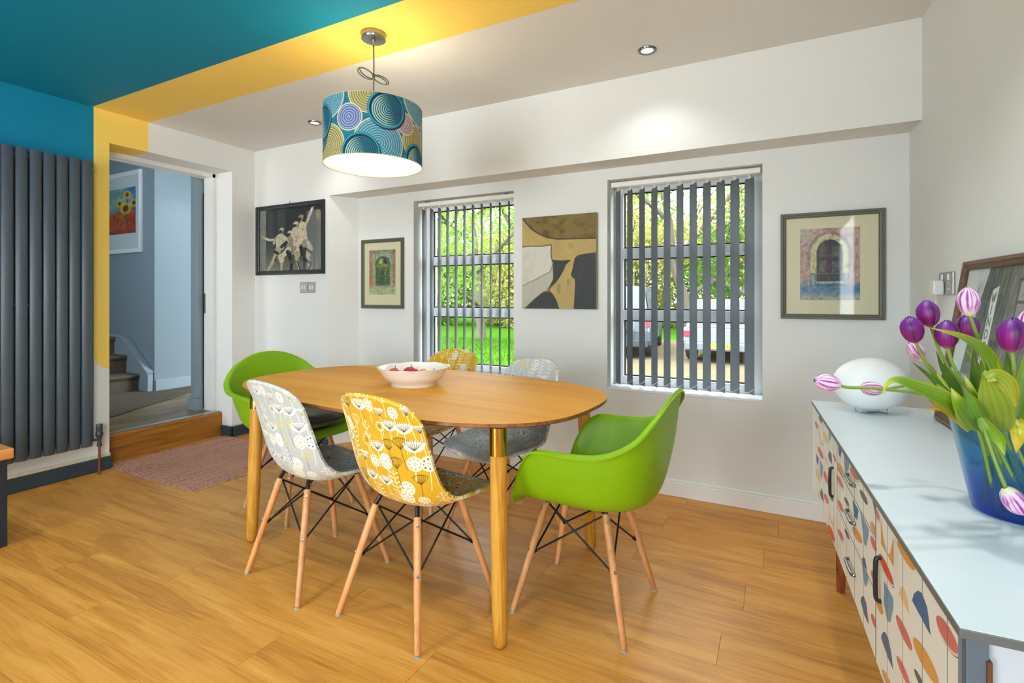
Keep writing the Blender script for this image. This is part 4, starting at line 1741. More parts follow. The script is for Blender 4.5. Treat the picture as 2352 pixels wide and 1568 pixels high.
def bw_group(U, V):
    # coordinates of the sheet: 0..718 across, 0..745 down
    P = Paint(U * 718, (1 - V) * 712, (32, 36, 38), 4.0)
    P.blend((P.X < 78).astype(float), (128, 128, 124))
    P.rect(86, 200, 20, 470, (30, 36, 38)); P.rect(100, 185, 40, 500, (38, 45, 48))
    P.rect(222, 312, -5, 480, (52, 60, 64))
    P.rect(335, 505, 8, 470, (28, 33, 35)); P.rect(352, 492, 28, 470, (36, 42, 45))
    P.rect(512, 730, -5, 730, (46, 43, 38))
    lo_ = np.clip((P.Y - 380) / 330, 0, 1)
    P.blend(lo_ * (P.X > 78), (138, 132, 116), .85)
    st = .5 + .5 * np.sin(P.X * .12 + 2 * fbm(P.X / 60, P.Y / 90, 2))
    P.blend(st * (P.X > 512) * .5, (24, 24, 22))
    P.blend(np.clip((P.X - 640) / 60, 0, 1) * (P.Y > 100), (118, 110, 74), .6)
    P.ell(678, 110, 28, 55, (134, 108, 24), .8)
    Lt, Md, Dk, Sk = (208, 192, 164), (150, 138, 116), (20, 24, 26), (174, 160, 136)

    def head(x, y, r, cap):
        P.seg((x, y + r * 1.1), (x + 2, y + r * 1.8), r * .8, Md)
        P.ell(x, y, r * .8, r * 1.1, Sk)
        P.ell(x - r * .25, y + r * .25, r * .5, r * .8, Dk, .85)
        P.ell(x + 2, y - r * .62, r * .9, r * .5, cap)
        P.seg((x - r * .9, y - r * .35), (x + r * .9, y - r * .4), r * .28, cap)

    def folds(pts, w=5):
        for p_, q_ in pts:
            P.seg(p_, q_, w, (70, 62, 52), 1, .7)
    # man at the back, arm raised
    P.line([(520, 255), (556, 180), (590, 95), (612, 40)], 30, Sk); P.seg((604, 60), (628, 12), 15, (222, 218, 204), 5); P.seg((612, 40), (596, 18), 7, Lt, 3)
    head(490, 128, 30, Md)
    P.seg((505, 215), (515, 385), 86, Lt, 92)
    folds([((520, 215), (500, 300)), ((545, 250), (520, 350)), ((500, 330), (545, 390))])
    P.seg((545, 420), (585, 475), 96, Md, 78); P.seg((582, 480), (566, 560), 70, Sk, 46); P.seg((566, 560), (588, 705), 34, Sk, 22)
    P.seg((560, 400), (600, 470), 16, Lt, 8); P.seg((540, 470), (600, 520), 20, Dk, 30)
    # man in the middle, striding
    head(432, 200, 32, Lt)
    P.seg((430, 270), (440, 410), 92, Lt, 92)
    P.seg((395, 290), (380, 370), 34, Lt, 26); P.seg((470, 290), (500, 350), 36, Lt, 24)
    folds([((410, 270), (430, 350)), ((460, 280), (430, 390)), ((400, 370), (470, 410)), ((445, 330), (470, 360))])
    P.seg((430, 440), (450, 520), 100, Lt, 84); P.seg((455, 520), (440, 580), 62, Sk, 42); P.seg((442, 580), (474, 705), 36, Sk, 24)
    P.seg((420, 455), (395, 520), 40, Md, 30); P.seg((480, 450), (500, 540), 22, Dk, 30)
    # crouching man
    head(362, 292, 28, Lt)
    P.seg((362, 360), (365, 450), 76, Md, 80); folds([((350, 360), (370, 420)), ((385, 370), (360, 440))])
    P.seg((345, 475), (275, 545), 66, Lt, 52); P.seg((268, 560), (264, 705), 40, Sk, 24)
    P.seg((340, 500), (386, 610), 46, Dk, 38); P.seg((386, 610), (376, 705), 38, Dk, 30); P.ell(384, 610, 16, 22, Md, .5)
    # man in front, arm stretched out
    head(268, 252, 27, Lt)
    P.line([(205, 342), (150, 352), (104, 344), (66, 322)], 27, Lt); P.line([(72, 324), (46, 312), (30, 302)], 13, Lt); P.seg((46, 312), (28, 318), 5, Lt)
    P.seg((255, 345), (250, 430), 116, Lt, 96); P.seg((310, 340), (338, 385), 40, Lt, 26); P.seg((188, 345), (176, 392), 38, Sk, 30)
    folds([((230, 320), (250, 400)), ((290, 330), (255, 420)), ((220, 380), (280, 440)), ((250, 350), (300, 370))])
    P.seg((228, 470), (320, 392), 30, Dk, 40); P.seg((225, 470), (190, 560), 78, Sk, 58); P.seg((184, 568), (100, 705), 46, Sk, 24)
    P.seg((190, 490), (236, 520), 34, Dk, 26); P.seg((258, 545), (268, 590), 66, Lt, 60); P.seg((215, 540), (190, 590), 14, Dk, 20)
    P.seg((520, 585), (600, 640), 30, Dk, 22); P.seg((600, 640), (578, 705), 22, Dk, 16); P.seg((450, 610), (482, 705), 14, Dk, 12)
    g = fbm(P.X / 34, P.Y / 14, 8)
    P.blend(np.clip((g - .52) * 3, 0, 1), (44, 44, 42), .28)
    return P.c


def green_door(U, V):
    P = Paint(U * 297, (1 - V) * 525, (168, 176, 132), 4.0)
    n1 = fbm(P.X / 40, P.Y / 40, 4)[..., None]
    P.c = P.c * (1 - .25 * n1) + .05
    P.blend((P.X < 38) * (P.Y < 430) + (P.X > 258) * (P.Y < 430), (176, 110, 104), .7)
    P.blend((P.X < 34) * (P.Y > 300) * (P.Y < 440), (206, 84, 84), .7)
    P.blend((P.Y < 40) * (n1[..., 0]), (132, 96, 104), .8)
    P.ell(150, 160, 112, 130, (150, 168, 150), .9); P.rect(40, 258, 160, 430, (158, 168, 128), .8)
    P.ell(152, 170, 80, 90, (44, 56, 44)); P.rect(74, 230, 170, 420, (74, 98, 66))
    P.ell(152, 172, 70, 78, (120, 134, 60)); P.rect(84, 222, 172, 190, (120, 134, 60))
    P.poly([(110, 160), (118, 115), (142, 100), (142, 165)], (196, 190, 206)); P.poly([(162, 165), (162, 100), (190, 115), (205, 165)], (58, 46, 68))
    P.rect(84, 222, 178, 200, (126, 144, 50)); P.rect(88, 220, 205, 225, (90, 104, 52))
    P.rect(96, 146, 235, 400, (66, 96, 76)); P.rect(160, 212, 235, 400, (70, 98, 70))
    P.rect(140, 160, 200, 400, (60, 84, 72)); P.rect(104, 118, 240, 370, (112, 140, 60), .7); P.rect(176, 190, 240, 370, (120, 150, 62), .7)
    P.blend(np.clip((P.Y - 400) / 60, 0, 1), (178, 184, 140), .8)
    P.rect(90, 225, 395, 420, (112, 116, 104), .8)
    g = fbm(P.X / 14, P.Y / 14, 9)
    P.blend(np.clip((g - .5) * 3, 0, 1), (60, 66, 50), .45)
    P.blend(np.clip((.42 - g) * 4, 0, 1), (206, 206, 170), .4)
    return P.c


def dark_door(U, V):
    P = Paint(U * 765, (1 - V) * 865, (196, 160, 148), 5.0)
    n1 = fbm(P.X / 120, P.Y / 120, 14)
    P.blend(n1, (170, 138, 130), .6)
    P.blend(np.clip(1 - np.hypot(P.X, P.Y) / 260, 0, 1), (196, 192, 180), .9)
    P.ell(385, 330, 290, 285, (140, 104, 100), .55)
    lowm = np.clip((P.Y - 560 - 60 * fbm(P.X / 90, P.Y / 90, 3)) / 120, 0, 1)
    P.blend(lowm, (112, 140, 164), .85)
    P.blend(np.clip((P.Y - 770) / 60, 0, 1), (176, 168, 156), .8)
    P.ell(380, 320, 238, 242, (206, 196, 154)); P.rect(142, 618, 320, 640, (204, 192, 140))
    P.blend((np.abs(P.X - 185) < 42) * (P.Y > 540) * (P.Y < 690), (128, 152, 158), .85)
    P.blend((np.abs(P.X - 585) < 42) * (P.Y > 540) * (P.Y < 690), (132, 156, 160), .85)
    P.ell(385, 310, 165, 170, (48, 52, 60)); P.rect(222, 548, 310, 640, (54, 52, 54))
    P.ell(320, 320, 90, 130, (84, 60, 52), .7); P.rect(232, 380, 330, 640, (66, 52, 50), .7)
    P.rect(345, 392, 170, 640, (84, 40, 56)); P.rect(398, 540, 200, 640, (56, 66, 70), .8)
    P.rect(262, 340, 220, 350, (120, 106, 98), .5); P.rect(258, 340, 390, 520, (132, 120, 116), .55)
    P.rect(415, 510, 220, 350, (104, 108, 108), .5); P.rect(415, 510, 400, 520, (116, 116, 116), .55)
    P.rect(225, 545, 535, 545, (150, 140, 130), .6)
    P.rect(215, 555, 635, 660, (160, 176, 182)); P.rect(200, 570, 660, 690, (66, 104, 134))
    P.line([(140, 690), (140, 545), (205, 545), (205, 640)], 6, (34, 58, 84))
    P.line([(620, 690), (620, 545), (560, 545), (560, 640)], 6, (34, 58, 84))
    P.line([(140, 690), (620, 690)], 7, (34, 66, 96))
    P.blend(np.exp(-((P.Y - 730) / 42) ** 2) * fbm(P.X / 60, P.Y / 20, 6) * 1.4, (44, 104, 152), .9)
    P.line([(570, 470), (645, 445)], 5, (50, 50, 50))
    g = fbm(P.X / 30, P.Y / 30, 21)
    P.blend(np.clip((g - .5) * 3, 0, 1), (60, 58, 70), .4)
    P.blend(np.clip((.45 - g) * 3, 0, 1), (226, 212, 196), .35)
    return P.c


def abstract(U, V):
    P = Paint(U * 547, (1 - V) * 700, (190, 164, 98), 3.5)
    n1 = fbm(P.X / 70, P.Y / 70, 31)
    P.blend(n1, (164, 138, 82), .6)
    P.ell(370, 232, 20, 26, (140, 140, 104), .5)
    blk, wht, wht2, ol = (56, 58, 58), (205, 200, 186), (184, 178, 164), (110, 92, 42)
    P.poly([(0, 224), (60, 220), (150, 226), (222, 218), (226, 240), (222, 270), (225, 315), (238, 345), (232, 380), (215, 420), (120, 470), (0, 525)], wht)
    P.poly([(0, 525), (120, 470), (215, 420), (232, 405), (238, 440), (236, 480), (210, 540), (160, 570), (90, 630), (20, 690), (0, 690)], wht2)
    P.poly([(228, 335), (300, 342), (362, 340), (330, 370), (315, 410), (290, 460), (262, 495), (232, 520), (196, 556), (238, 480), (238, 420), (236, 370)], blk)
    P.poly([(20, 700), (90, 630), (160, 575), (200, 565), (235, 590), (260, 630), (282, 700)], blk)
    P.poly([(547, 292), (470, 298), (420, 308), (400, 325), (388, 370), (382, 410), (372, 448), (382, 465), (400, 478), (402, 520), (396, 600), (392, 700), (547, 700)], blk)
    P.poly([(0, 0), (30, 40), (75, 92), (130, 130), (190, 160), (270, 178), (547, 186), (547, -5), (0, -5)], ol)
    m = P.inside([(0, 0), (30, 40), (75, 92), (130, 130), (190, 160), (270, 178), (547, 186), (547, -5), (0, -5)])
    P.blend(m * fbm(P.X / 50, P.Y / 50, 40) * 1.2 - .2, (140, 116, 58), .8)
    P.blend(m * np.clip(fbm(P.X / 60, P.Y / 40, 44) - .5, 0, 1) * 3, (60, 48, 24), .6)
    dk = (46, 40, 26)
    P.line([(0, 0), (30, 40), (75, 92), (130, 130), (190, 160), (270, 178), (547, 186)], 9, dk, .9)
    P.line([(0, 224), (60, 220), (150, 226), (222, 218), (226, 240), (222, 270), (225, 315), (238, 345)], 6, dk)
    P.line([(238, 345), (232, 380), (215, 420), (120, 470), (0, 525)], 5, (110, 96, 78))
    P.line([(228, 335), (300, 342), (362, 340)], 5, dk); P.line([(362, 340), (330, 370), (315, 410), (262, 495), (204, 556), (240, 600), (262, 640), (282, 700)], 5, dk)
    P.line([(547, 292), (470, 298), (420, 308), (400, 325), (382, 410), (372, 448), (382, 465), (400, 478), (402, 520), (392, 700)], 5, dk)
    P.ell(280, 550, 14, 40, (120, 116, 96), .5); P.ell(352, 500, 12, 26, (120, 110, 80), .5)
    g = fbm(P.X / 24, P.Y / 60, 52)
    P.blend(np.clip((g - .52) * 2, 0, 1), (120, 120, 116), .22)
    return P.c


def sunflowers(U, V):
    P = Paint(U * 260, (1 - V) * 400, (96, 150, 150), 4.0)
    n1 = fbm(P.X / 50, P.Y / 50, 61)
    P.blend(np.clip((P.X - 150) / 80, 0, 1) * (P.Y < 200), (34, 96, 176), .9)
    P.blend(np.clip(n1 * 2 - .9, 0, 1) * (P.Y < 160), (206, 214, 206), .8)
    P.blend(np.clip((P.Y - 170 - 40 * n1) / 40, 0, 1), (178, 40, 28), .95)
    P.blend(np.clip((P.Y - 190) / 60, 0, 1) * (P.X < 170) * n1, (176, 112, 40), .8)
    P.blend(np.clip((P.Y - 340) / 60, 0, 1), (110, 44, 70), .6)
    for (x, y, r) in ((178, 62, 36), (108, 130, 34), (240, 140, 36), (165, 180, 58)):
        P.seg((x, y + r * .6), (x + 8, y + r + 70), 8, (66, 110, 44))
        for k in range(18):
            a = k * 2 * PI / 18
            P.seg((x + r * .4 * math.cos(a), y + r * .4 * math.sin(a)), (x + r * math.cos(a), y + r * math.sin(a)), 13, (232, 178, 22), 4)
        P.ell(x, y, r * .5, r * .55, (112, 92, 34)); P.ell(x, y + 2, r * .32, r * .34, (62, 46, 28))
    for k in range(6):
        P.ell(60 + k * 34, 250 + (k % 3) * 30, 10, 26, (56, 100, 48), .7, rot=.4 * k)
    g = fbm(P.X / 16, P.Y / 16, 70)
    P.blend(np.clip((g - .52) * 3, 0, 1), (230, 200, 120), .3)
    return P.c


GL = {'W': [[(0, 7), (1.2, 0), (2.5, 5), (3.8, 0), (5, 7)]], 'I': [[(2.5, 0), (2.5, 7)]], 'N': [[(.3, 0), (.3, 7), (4.7, 0), (4.7, 7)]],
      'D': [[(.4, 0), (.4, 7), (3, 7), (4.7, 5.2), (4.7, 1.8), (3, 0), (.4, 0)]], 'S': [[(4.6, 6), (3.2, 7), (1.6, 7), (.5, 5.6), (1.4, 4.1), (3.7, 3.1), (4.6, 1.6), (3.4, 0), (1.6, 0), (.4, 1)]],
      'O': [[(2.5, 0), (.6, 1.4), (.4, 3.5), (.6, 5.6), (2.5, 7), (4.4, 5.6), (4.6, 3.5), (4.4, 1.4), (2.5, 0)]], 'R': [[(.5, 0), (.5, 7), (3.4, 7), (4.6, 5.8), (4.4, 4.2), (3.2, 3.4), (.5, 3.4)], [(2.6, 3.4), (4.8, 0)]]}


def street_photo(U, V):
    asp = 680.0
    P = Paint(U * asp, (1 - V) * 480, (206, 208, 210), 2.0)
    n1 = fbm(P.X / 30, P.Y / 60, 80)
    P.poly([(165, -5), (700, -5), (700, 330), (78, 330), (100, 210), (135, 90)], (104, 104, 100))
    P.poly([(165, -5), (320, -5), (300, 260), (90, 300), (110, 180)], (74, 74, 72))
    stt = np.clip(np.sin(P.X * .25 + P.Y * .06 + 6 * n1) * .5 + n1 - .4, 0, 1) * (P.X > 95)
    P.blend(stt * (P.Y < 320), (168, 168, 164), .55)
    for x0 in (360, 470, 590):
        P.rect(x0, x0 + 60, 40, 170, (48, 50, 50)); P.rect(x0 + 8, x0 + 52, 48, 100, (150, 152, 154)); P.rect(x0 + 8, x0 + 52, 108, 162, (140, 142, 144))
    # hanging shop sign, letters one below the other
    P.poly([(205, 70), (246, 58), (236, 330), (192, 330)], (220, 222, 222))
    for i, ch in enumerate('WINDSOR'):
        yb = 100 + i * 36
        for s in GL[ch]:
            P.line([(211 - i * 1.6 + x * 4.2, yb + 4 - y * 3.4) for x, y in s], 4.2, (70, 72, 74))
    # crowd of people in pale clothes
    P.poly([(-5, 330), (700, 320), (700, 490), (-5, 490)], (126, 126, 124))
    rnd = random.Random(5)
    for (x, y, s) in ((112, 330, 1), (180, 345, 1.1), (60, 360, .9), (260, 350, 1.2), (340, 340, 1.1), (430, 345, 1.2), (520, 335, 1.1), (610, 345, 1.2), (140, 400, 1.2), (300, 410, 1.3), (480, 415, 1.3)):
        c1 = rnd.choice([(196, 196, 194), (84, 84, 84), (150, 150, 148), (54, 54, 56)])
        P.seg((x, y + 36 * s), (x, y + 130 * s), 60 * s, c1)
        P.ell(x, y, 16 * s, 21 * s, (176, 174, 170)); P.ell(x, y - 9 * s, 17 * s, 13 * s, rnd.choice([(40, 40, 40), (214, 214, 212), (96, 94, 92)]))
    P.blend(np.clip((fbm(P.X / 10, P.Y / 24, 90) - .5) * 3, 0, 1) * (P.X > 90), (40, 40, 42), .4)
    P.rect(-5, 40, 300, 490, (216, 218, 218)); P.line([(0, 420), (90, 440)], 4, (40, 44, 56))
    return P.c


black_frame = M('black_frame_lacquer', (34, 37, 40), 0.35, var=0.05)
olive_frame = M('olive_grey_frame', (92, 90, 76), 0.45, var=0.08, vscale=20)
white_frame = M('white_frame', (206, 214, 220), 0.4, var=0.02)
walnut = wood('walnut_frame', (70, 46, 32), (104, 72, 52), (124, 90, 66), rough=0.4, axis=0, per_object=0.0, ring=0.1)
cream_board = M('cream_mount_board', (222, 211, 180), 0.85, var=0.01)
pale_board = M('pale_blue_mount', (190, 204, 212), 0.85, var=0.01)

bw = framed('framed_photograph', 'black framed monochrome picture of four dancing men on the pier', 'picture', (-3.572, YB, 1.345), 0, .815, .585, .035, black_frame, .024,
       (0, 0, 0, 0), bw_group, .0036)
b = MB()
b.tube([(0, -.002, .583), (0, -.006, .60), (.004, -.004, .604)], .003, 6)
obj('hanging_hook', b, brass, bw, smooth=True)
framed('framed_watercolour', 'small olive framed watercolour of a green arched door', 'picture', (-2.748, YW, 1.070), 0, .424, .545, .028, olive_frame, .022,
       (.048, .052, .082, .058), green_door, .0034, cream_board)
framed('framed_watercolour', 'large olive framed watercolour of a dark arched door with pink walls', 'picture', (0.240, YW, 1.046), 0, .454, .552, .026, olive_frame, .024,
       (.064, .076, .072, .058), dark_door, .0024, cream_board)
framed('framed_painting', 'white framed sunflower painting on the hall wall', 'picture', (-6.24, 2.915, 1.625), 0, .80, .86, .045, white_frame, .03,
       (.09, .07, .165, .12), sunflowers, .006, pale_board)
cv = thing('canvas_painting', 'frameless abstract canvas in olive, ochre, cream and black between the windows', 'picture', (-1.256, YW, 1.084), 0)
b = MB()
b.box(-.256, .256, -.034, -.002, 0, .602)
obj('stretcher', b, M('canvas_edge', (150, 140, 112), 0.7, var=0.1), cv)
print_panel('print', .512, .602, -.0345, 0, .0026, abstract, canvas_mat, cv)
WROT = R(-86.95)
lf = framed('framed_photograph', 'brown framed monochrome street photograph leaning on the wall behind the tulips', 'picture', (.531, 1.93, .7265), WROT, .76, .56, .03, walnut, .02,
       (0, 0, 0, 0), street_photo, .0024, None, tilt=8.5)

# ------------------------------------------------------------------ switches and socket
steel_plate = M('brushed_steel_plate', (168, 164, 158), 0.38, 0.6, var=0.03)
rocker = M('white_rocker', (235, 235, 232), 0.35)
for i, x in enumerate((-3.405, -3.315)):
    t = thing('light_switch', ['steel light switch with two rockers, further from the windows of the pair', 'steel light switch with dimmer rockers, nearer the windows of the pair'][i],
              'switch', (x, YB, 1.195), 0, 'light switches on the pier')
    b = MB()
    b.box(-.041, .041, -.008, 0, 0, .086)
    obj('plate', b, steel_plate, t, bevel=0.003)
    for s in (-1, 1):
        b = MB()
        b.prism([(-.0125, .028), (-.009, .043), (-.0125, .060), (-.007, .060), (-.007, .028)], s * .013 - .007, s * .013 + .007, 'x')
        obj('rocker', b, rocker, t, bevel=0.001)
        b = MB()
        b.tube([(s * .034, -.0078, .043), (s * .034, -.0088, .043)], .0028, 10)
        obj('screw', b, bolt_steel, t)
sk = thing('wall_socket', 'brushed steel double socket on the wall above the sideboard', 'socket', (XR(2.565), 2.565, 1.168), WROT)
b = MB()
b.box(-.075, .075, -.009, 0, 0, .09)
obj('plate', b, steel_plate, sk, bevel=0.003)
for s in (-1, 1):
    b = MB()
    b.box(s * .035 - .007, s * .035 + .007, -.0125, -.008, .058, .082)
    obj('rocker', b, rocker, sk, bevel=0.001)
b = MB()
b.box(.028, .034, -.0094, -.008, .040, .052)
b.box(.018, .026, -.0094, -.008, .020, .028)
b.box(.038, .046, -.0094, -.008, .020, .028)
obj('outlet_shutters', b, M('white_shutter', (222, 222, 220), 0.5), sk)
pg = thing('plug', 'white mains plug in the steel socket with a cable hanging down', 'plug', (XR(2.60), 2.60, 1.168), WROT)
b = MB()
b.prism([(-.026, .0), (-.028, .012), (-.028, .048), (-.024, .058), (.024, .058), (.028, .048), (.028, .012), (.026, .0)], -.045, -.0095, 'y')
obj('plug_body', b, M('white_plug_plastic', (228, 226, 220), 0.35), pg, bevel=0.006, seg=3)
b = MB()
pts = catmull([(0, -.027, .003), (.004, -.03, -.03), (.03, -.03, -.09), (.045, -.02, -.17), (.03, -.014, -.28), (.05, -.012, -.42)], 8)
b.tube(pts, .0028, 7)
obj('cable', b, M('white_cable', (220, 216, 206), 0.5), pg, smooth=True)

# ------------------------------------------------------------------ sideboard
SBL, SBD, SBZ = 1.6235, 0.455, 0.725
SBR = R(3.05)
sb = thing('sideboard', 'low sideboard with a leaf and pebble print front and pale top', 'sideboard', (0.3957, 1.691, 0), SBR)
sb_grey = M('slate_grey_paint', (92, 106, 116), 0.4, var=0.06, vscale=12)
sb_edge = M('grey_edge_paint', (98, 100, 98), 0.4, var=0.08, vscale=20)
sb_top = M('pale_blue_white_laminate', (214, 223, 227), 0.28, var=0.05, vscale=2.2, stretch=(1, 3, 1))
sb_side = M('pale_lilac_panel', (196, 204, 214), 0.4, var=0.02)
cream_front = M('printed_front_board', (255, 255, 255), 0.42, var=0.015, attr='Col')
b = MB()
b.box(-SBD / 2, SBD / 2, -SBL / 2, SBL / 2, SBZ - .0145, SBZ - .0012)
tp_ = obj('top', b, sb_edge, sb, bevel=0.0015)
b = MB()
b.box(-SBD / 2 + .001, SBD / 2 - .001, -SBL / 2 + .001, SBL / 2 - .001, SBZ - .0012, SBZ)
obj('top_surface', b, sb_top, tp_)
ZB, ZT = 0.366, SBZ - .0155
ye = -SBL / 2 + .016                      # near end of the body
b = MB()
b.box(-SBD / 2 + .022, SBD / 2 - .002, ye + .012, SBL / 2 - .006, ZB, ZT)
obj('carcass', b, sb_side, sb)
b = MB()
b.box(-SBD / 2 + .012, -SBD / 2 + .036, ye, ye + .0125, ZB, ZT)
b.box(SBD / 2 - .03, SBD / 2 - .002, ye, ye + .0125, ZB, ZT)
b.box(-SBD / 2 + .036, SBD / 2 - .03, ye, ye + .0125, ZB, ZB + .025)
obj('end_frame', b, sb_grey, sb, bevel=0.001)
b = MB()
b.box(-SBD / 2 + .033, -SBD / 2 + .0385, ye - .003, ye + .012, ZB + .02, ZT - .029)
obj('end_bead', b, wood('brown_bead', (90, 52, 30), (128, 82, 52), (150, 104, 70), axis=2, per_object=0), sb)
b = MB()
b.box(-SBD / 2 + .0056, -SBD / 2 + .023, ye + .002, SBL / 2 - .008, ZB + .002, ZT)
obj('front_backing', b, M('groove_grey', (72, 74, 80), 0.7), sb)

COLS = dict(pink=(204, 104, 100), orange=(214, 150, 72), red=(216, 78, 50), blue=(32, 94, 146), slate=(66, 92, 136), greyblue=(112, 146, 166), dark=(92, 92, 90), tan=(222, 184, 130))
SHAPES = [
('pink', 'e', [1.564, 0.682, 0.037, -0.005, 0.023, 0.014]),
('orange', 'e', [1.468, 0.583, 0.057, -0.001, 0.028, 0.018]),
('blue', 'p', [(1.4, 0.64), (1.411, 0.658), (1.433, 0.675), (1.454, 0.681), (1.48, 0.672), (1.496, 0.638), (1.45, 0.639)]),
('tan', 'p', [(1.319, 0.609), (1.326, 0.623), (1.342, 0.635), (1.359, 0.636), (1.375, 0.626), (1.384, 0.608), (1.348, 0.607)]),
('pink', 'e', [1.349, 0.556, 0.047, -0.004, 0.022, 0.013]),
('greyblue', 'p', [(1.209, 0.577), (1.279, 0.578), (1.28, 0.562), (1.256, 0.519), (1.232, 0.509), (1.207, 0.53)]),
('red', 'e', [1.223, 0.609, 0.053, -0.006, 0.023, 0.011]),
('orange', 'p', [(1.181, 0.694), (1.203, 0.66), (1.23, 0.645), (1.253, 0.652), (1.282, 0.697), (1.282, 0.641), (1.23, 0.643), (1.182, 0.641)]),
('orange', 'e', [1.361, 0.7, 0.05, -0.003, 0.024, 0.011]),
('slate', 'p', [(1.182, 0.444), (1.192, 0.46), (1.214, 0.476), (1.241, 0.48), (1.266, 0.463), (1.279, 0.441), (1.23, 0.439)]),
('pink', 'e', [1.346, 0.484, 0.039, -0.002, 0.017, 0.011]),
('dark', 'e', [1.439, 0.532, 0.024, -0.001, 0.011, 0.008]),
('orange', 'e', [1.227, 0.388, 0.034, 0.003, 0.017, 0.012]),
('orange', 'e', [1.166, 0.504, 0.026, -0.006, 0.022, 0.012]),
('orange', 'p', [(1.619, 0.693), (1.637, 0.662), (1.619, 0.649)]),
('pink', 'e', [1.147, 0.69, 0.014, -0.007, 0.017, 0.007]),
('dark', 'e', [1.012, 0.678, 0.036, -0.005, 0.021, 0.007]),
('slate', 'p', [(1.099, 0.707), (1.133, 0.708), (1.13, 0.685)]),
('greyblue', 'p', [(0.969, 0.63), (1.068, 0.624), (1.061, 0.605), (1.04, 0.574), (1.018, 0.566)]),
('pink', 'e', [1.114, 0.612, 0.023, -0.007, 0.02, 0.009]),
('orange', 'e', [1.114, 0.646, 0.019, -0.007, 0.024, 0.008]),
('slate', 'p', [(0.988, 0.519), (1.007, 0.533), (1.026, 0.537), (1.05, 0.519), (1.004, 0.514)]),
('greyblue', 'p', [(0.985, 0.512), (1.059, 0.514), (1.059, 0.498), (1.036, 0.476), (1.021, 0.471)]),
('pink', 'e', [1.116, 0.539, 0.021, -0.004, 0.02, 0.01]),
('slate', 'p', [(0.973, 0.409), (0.988, 0.427), (1.011, 0.441), (1.04, 0.439), (1.066, 0.403), (1.018, 0.399)]),
('pink', 'e', [1.116, 0.441, 0.021, -0.005, 0.018, 0.01]),
('orange', 'e', [0.691, 0.645, 0.043, -0.009, 0.049, 0.011]),
('pink', 'e', [0.677, 0.606, 0.041, -0.005, 0.043, 0.01]),
('slate', 'p', [(0.639, 0.708), (0.706, 0.704), (0.68, 0.677), (0.656, 0.682)]),
('greyblue', 'p', [(0.737, 0.705), (0.825, 0.707), (0.818, 0.686), (0.763, 0.654)]),
('pink', 'e', [0.896, 0.7, 0.051, -0.001, 0.033, 0.014]),
('dark', 'e', [1.011, 0.679, 0.039, -0.004, 0.023, 0.009]),
('pink', 'e', [0.683, 0.535, 0.039, -0.004, 0.035, 0.012]),
('dark', 'e', [0.786, 0.586, 0.03, -0.002, 0.022, 0.008]),
('blue', 'p', [(0.87, 0.623), (0.952, 0.625), (0.935, 0.593), (0.894, 0.586)]),
('orange', 'e', [0.931, 0.554, 0.049, -0.001, 0.038, 0.016]),
('pink', 'e', [0.687, 0.451, 0.039, -0.001, 0.031, 0.013]),
('dark', 'e', [0.792, 0.497, 0.032, -0.002, 0.021, 0.009]),
('pink', 'e', [0.133, 0.651, 0.036, -0.007, 0.039, 0.009]),
('dark', 'e', [0.242, 0.699, 0.035, -0.006, 0.038, 0.008]),
('tan', 'p', [(0.201, 0.654), (0.24, 0.619), (0.277, 0.617), (0.306, 0.64), (0.306, 0.61), (0.252, 0.611), (0.207, 0.614)]),
('tan', 'e', [0.383, 0.664, 0.047, -0.011, 0.049, 0.011]),
('greyblue', 'p', [(0.445, 0.708), (0.511, 0.705), (0.485, 0.678), (0.455, 0.683)]),
('pink', 'e', [0.245, 0.573, 0.056, -0.007, 0.053, 0.013]),
('slate', 'p', [(0.12, 0.536), (0.201, 0.538), (0.175, 0.502), (0.134, 0.504)]),
('greyblue', 'p', [(0.222, 0.545), (0.313, 0.542), (0.289, 0.486), (0.252, 0.485)]),
('slate', 'p', [(0.435, 0.617), (0.465, 0.641), (0.511, 0.644), (0.53, 0.612), (0.465, 0.609)]),
('tan', 'p', [(0.37, 0.599), (0.403, 0.596), (0.418, 0.578), (0.359, 0.577)]),
('pink', 'e', [0.389, 0.526, 0.046, -0.008, 0.044, 0.013]),
('tan', 'e', [0.179, 0.466, 0.053, -0.007, 0.049, 0.015]),
('pink', 'e', [0.576, 0.647, 0.021, -0.007, 0.021, 0.006]),
('slate', 'p', [(0.235, 0.419), (0.272, 0.449), (0.306, 0.447), (0.332, 0.417), (0.257, 0.41)]),
('pink', 'e', [0.395, 0.453, 0.04, -0.004, 0.038, 0.014]),
('dark', 'e', [0.502, 0.5, 0.037, -0.004, 0.034, 0.011]),
('red', 'e', [0.503, 0.379, 0.058, -0.003, 0.048, 0.019]),
('tan', 'p', [(0.465, 0.463), (0.485, 0.429), (0.533, 0.425), (0.567, 0.458), (0.567, 0.415), (0.505, 0.413), (0.471, 0.418)]),
('tan', 'e', [0.201, 0.397, 0.026, -0.008, 0.031, 0.011]),
('tan', 'e', [0.483, 0.547, 0.028, -0.008, 0.028, 0.009])]


def clip(poly, axis, lim, keep_less):
    out = []
    n = len(poly)
    for i in range(n):
        p, q = poly[i], poly[(i + 1) % n]
        ip = (p[axis] <= lim) == keep_less
        iq = (q[axis] <= lim) == keep_less
        if ip:
            out.append(p)
        if ip != iq:
            t = (lim - p[axis]) / (q[axis] - p[axis])
            out.append((p[0] + (q[0] - p[0]) * t, p[1] + (q[1] - p[1]) * t))
    return out


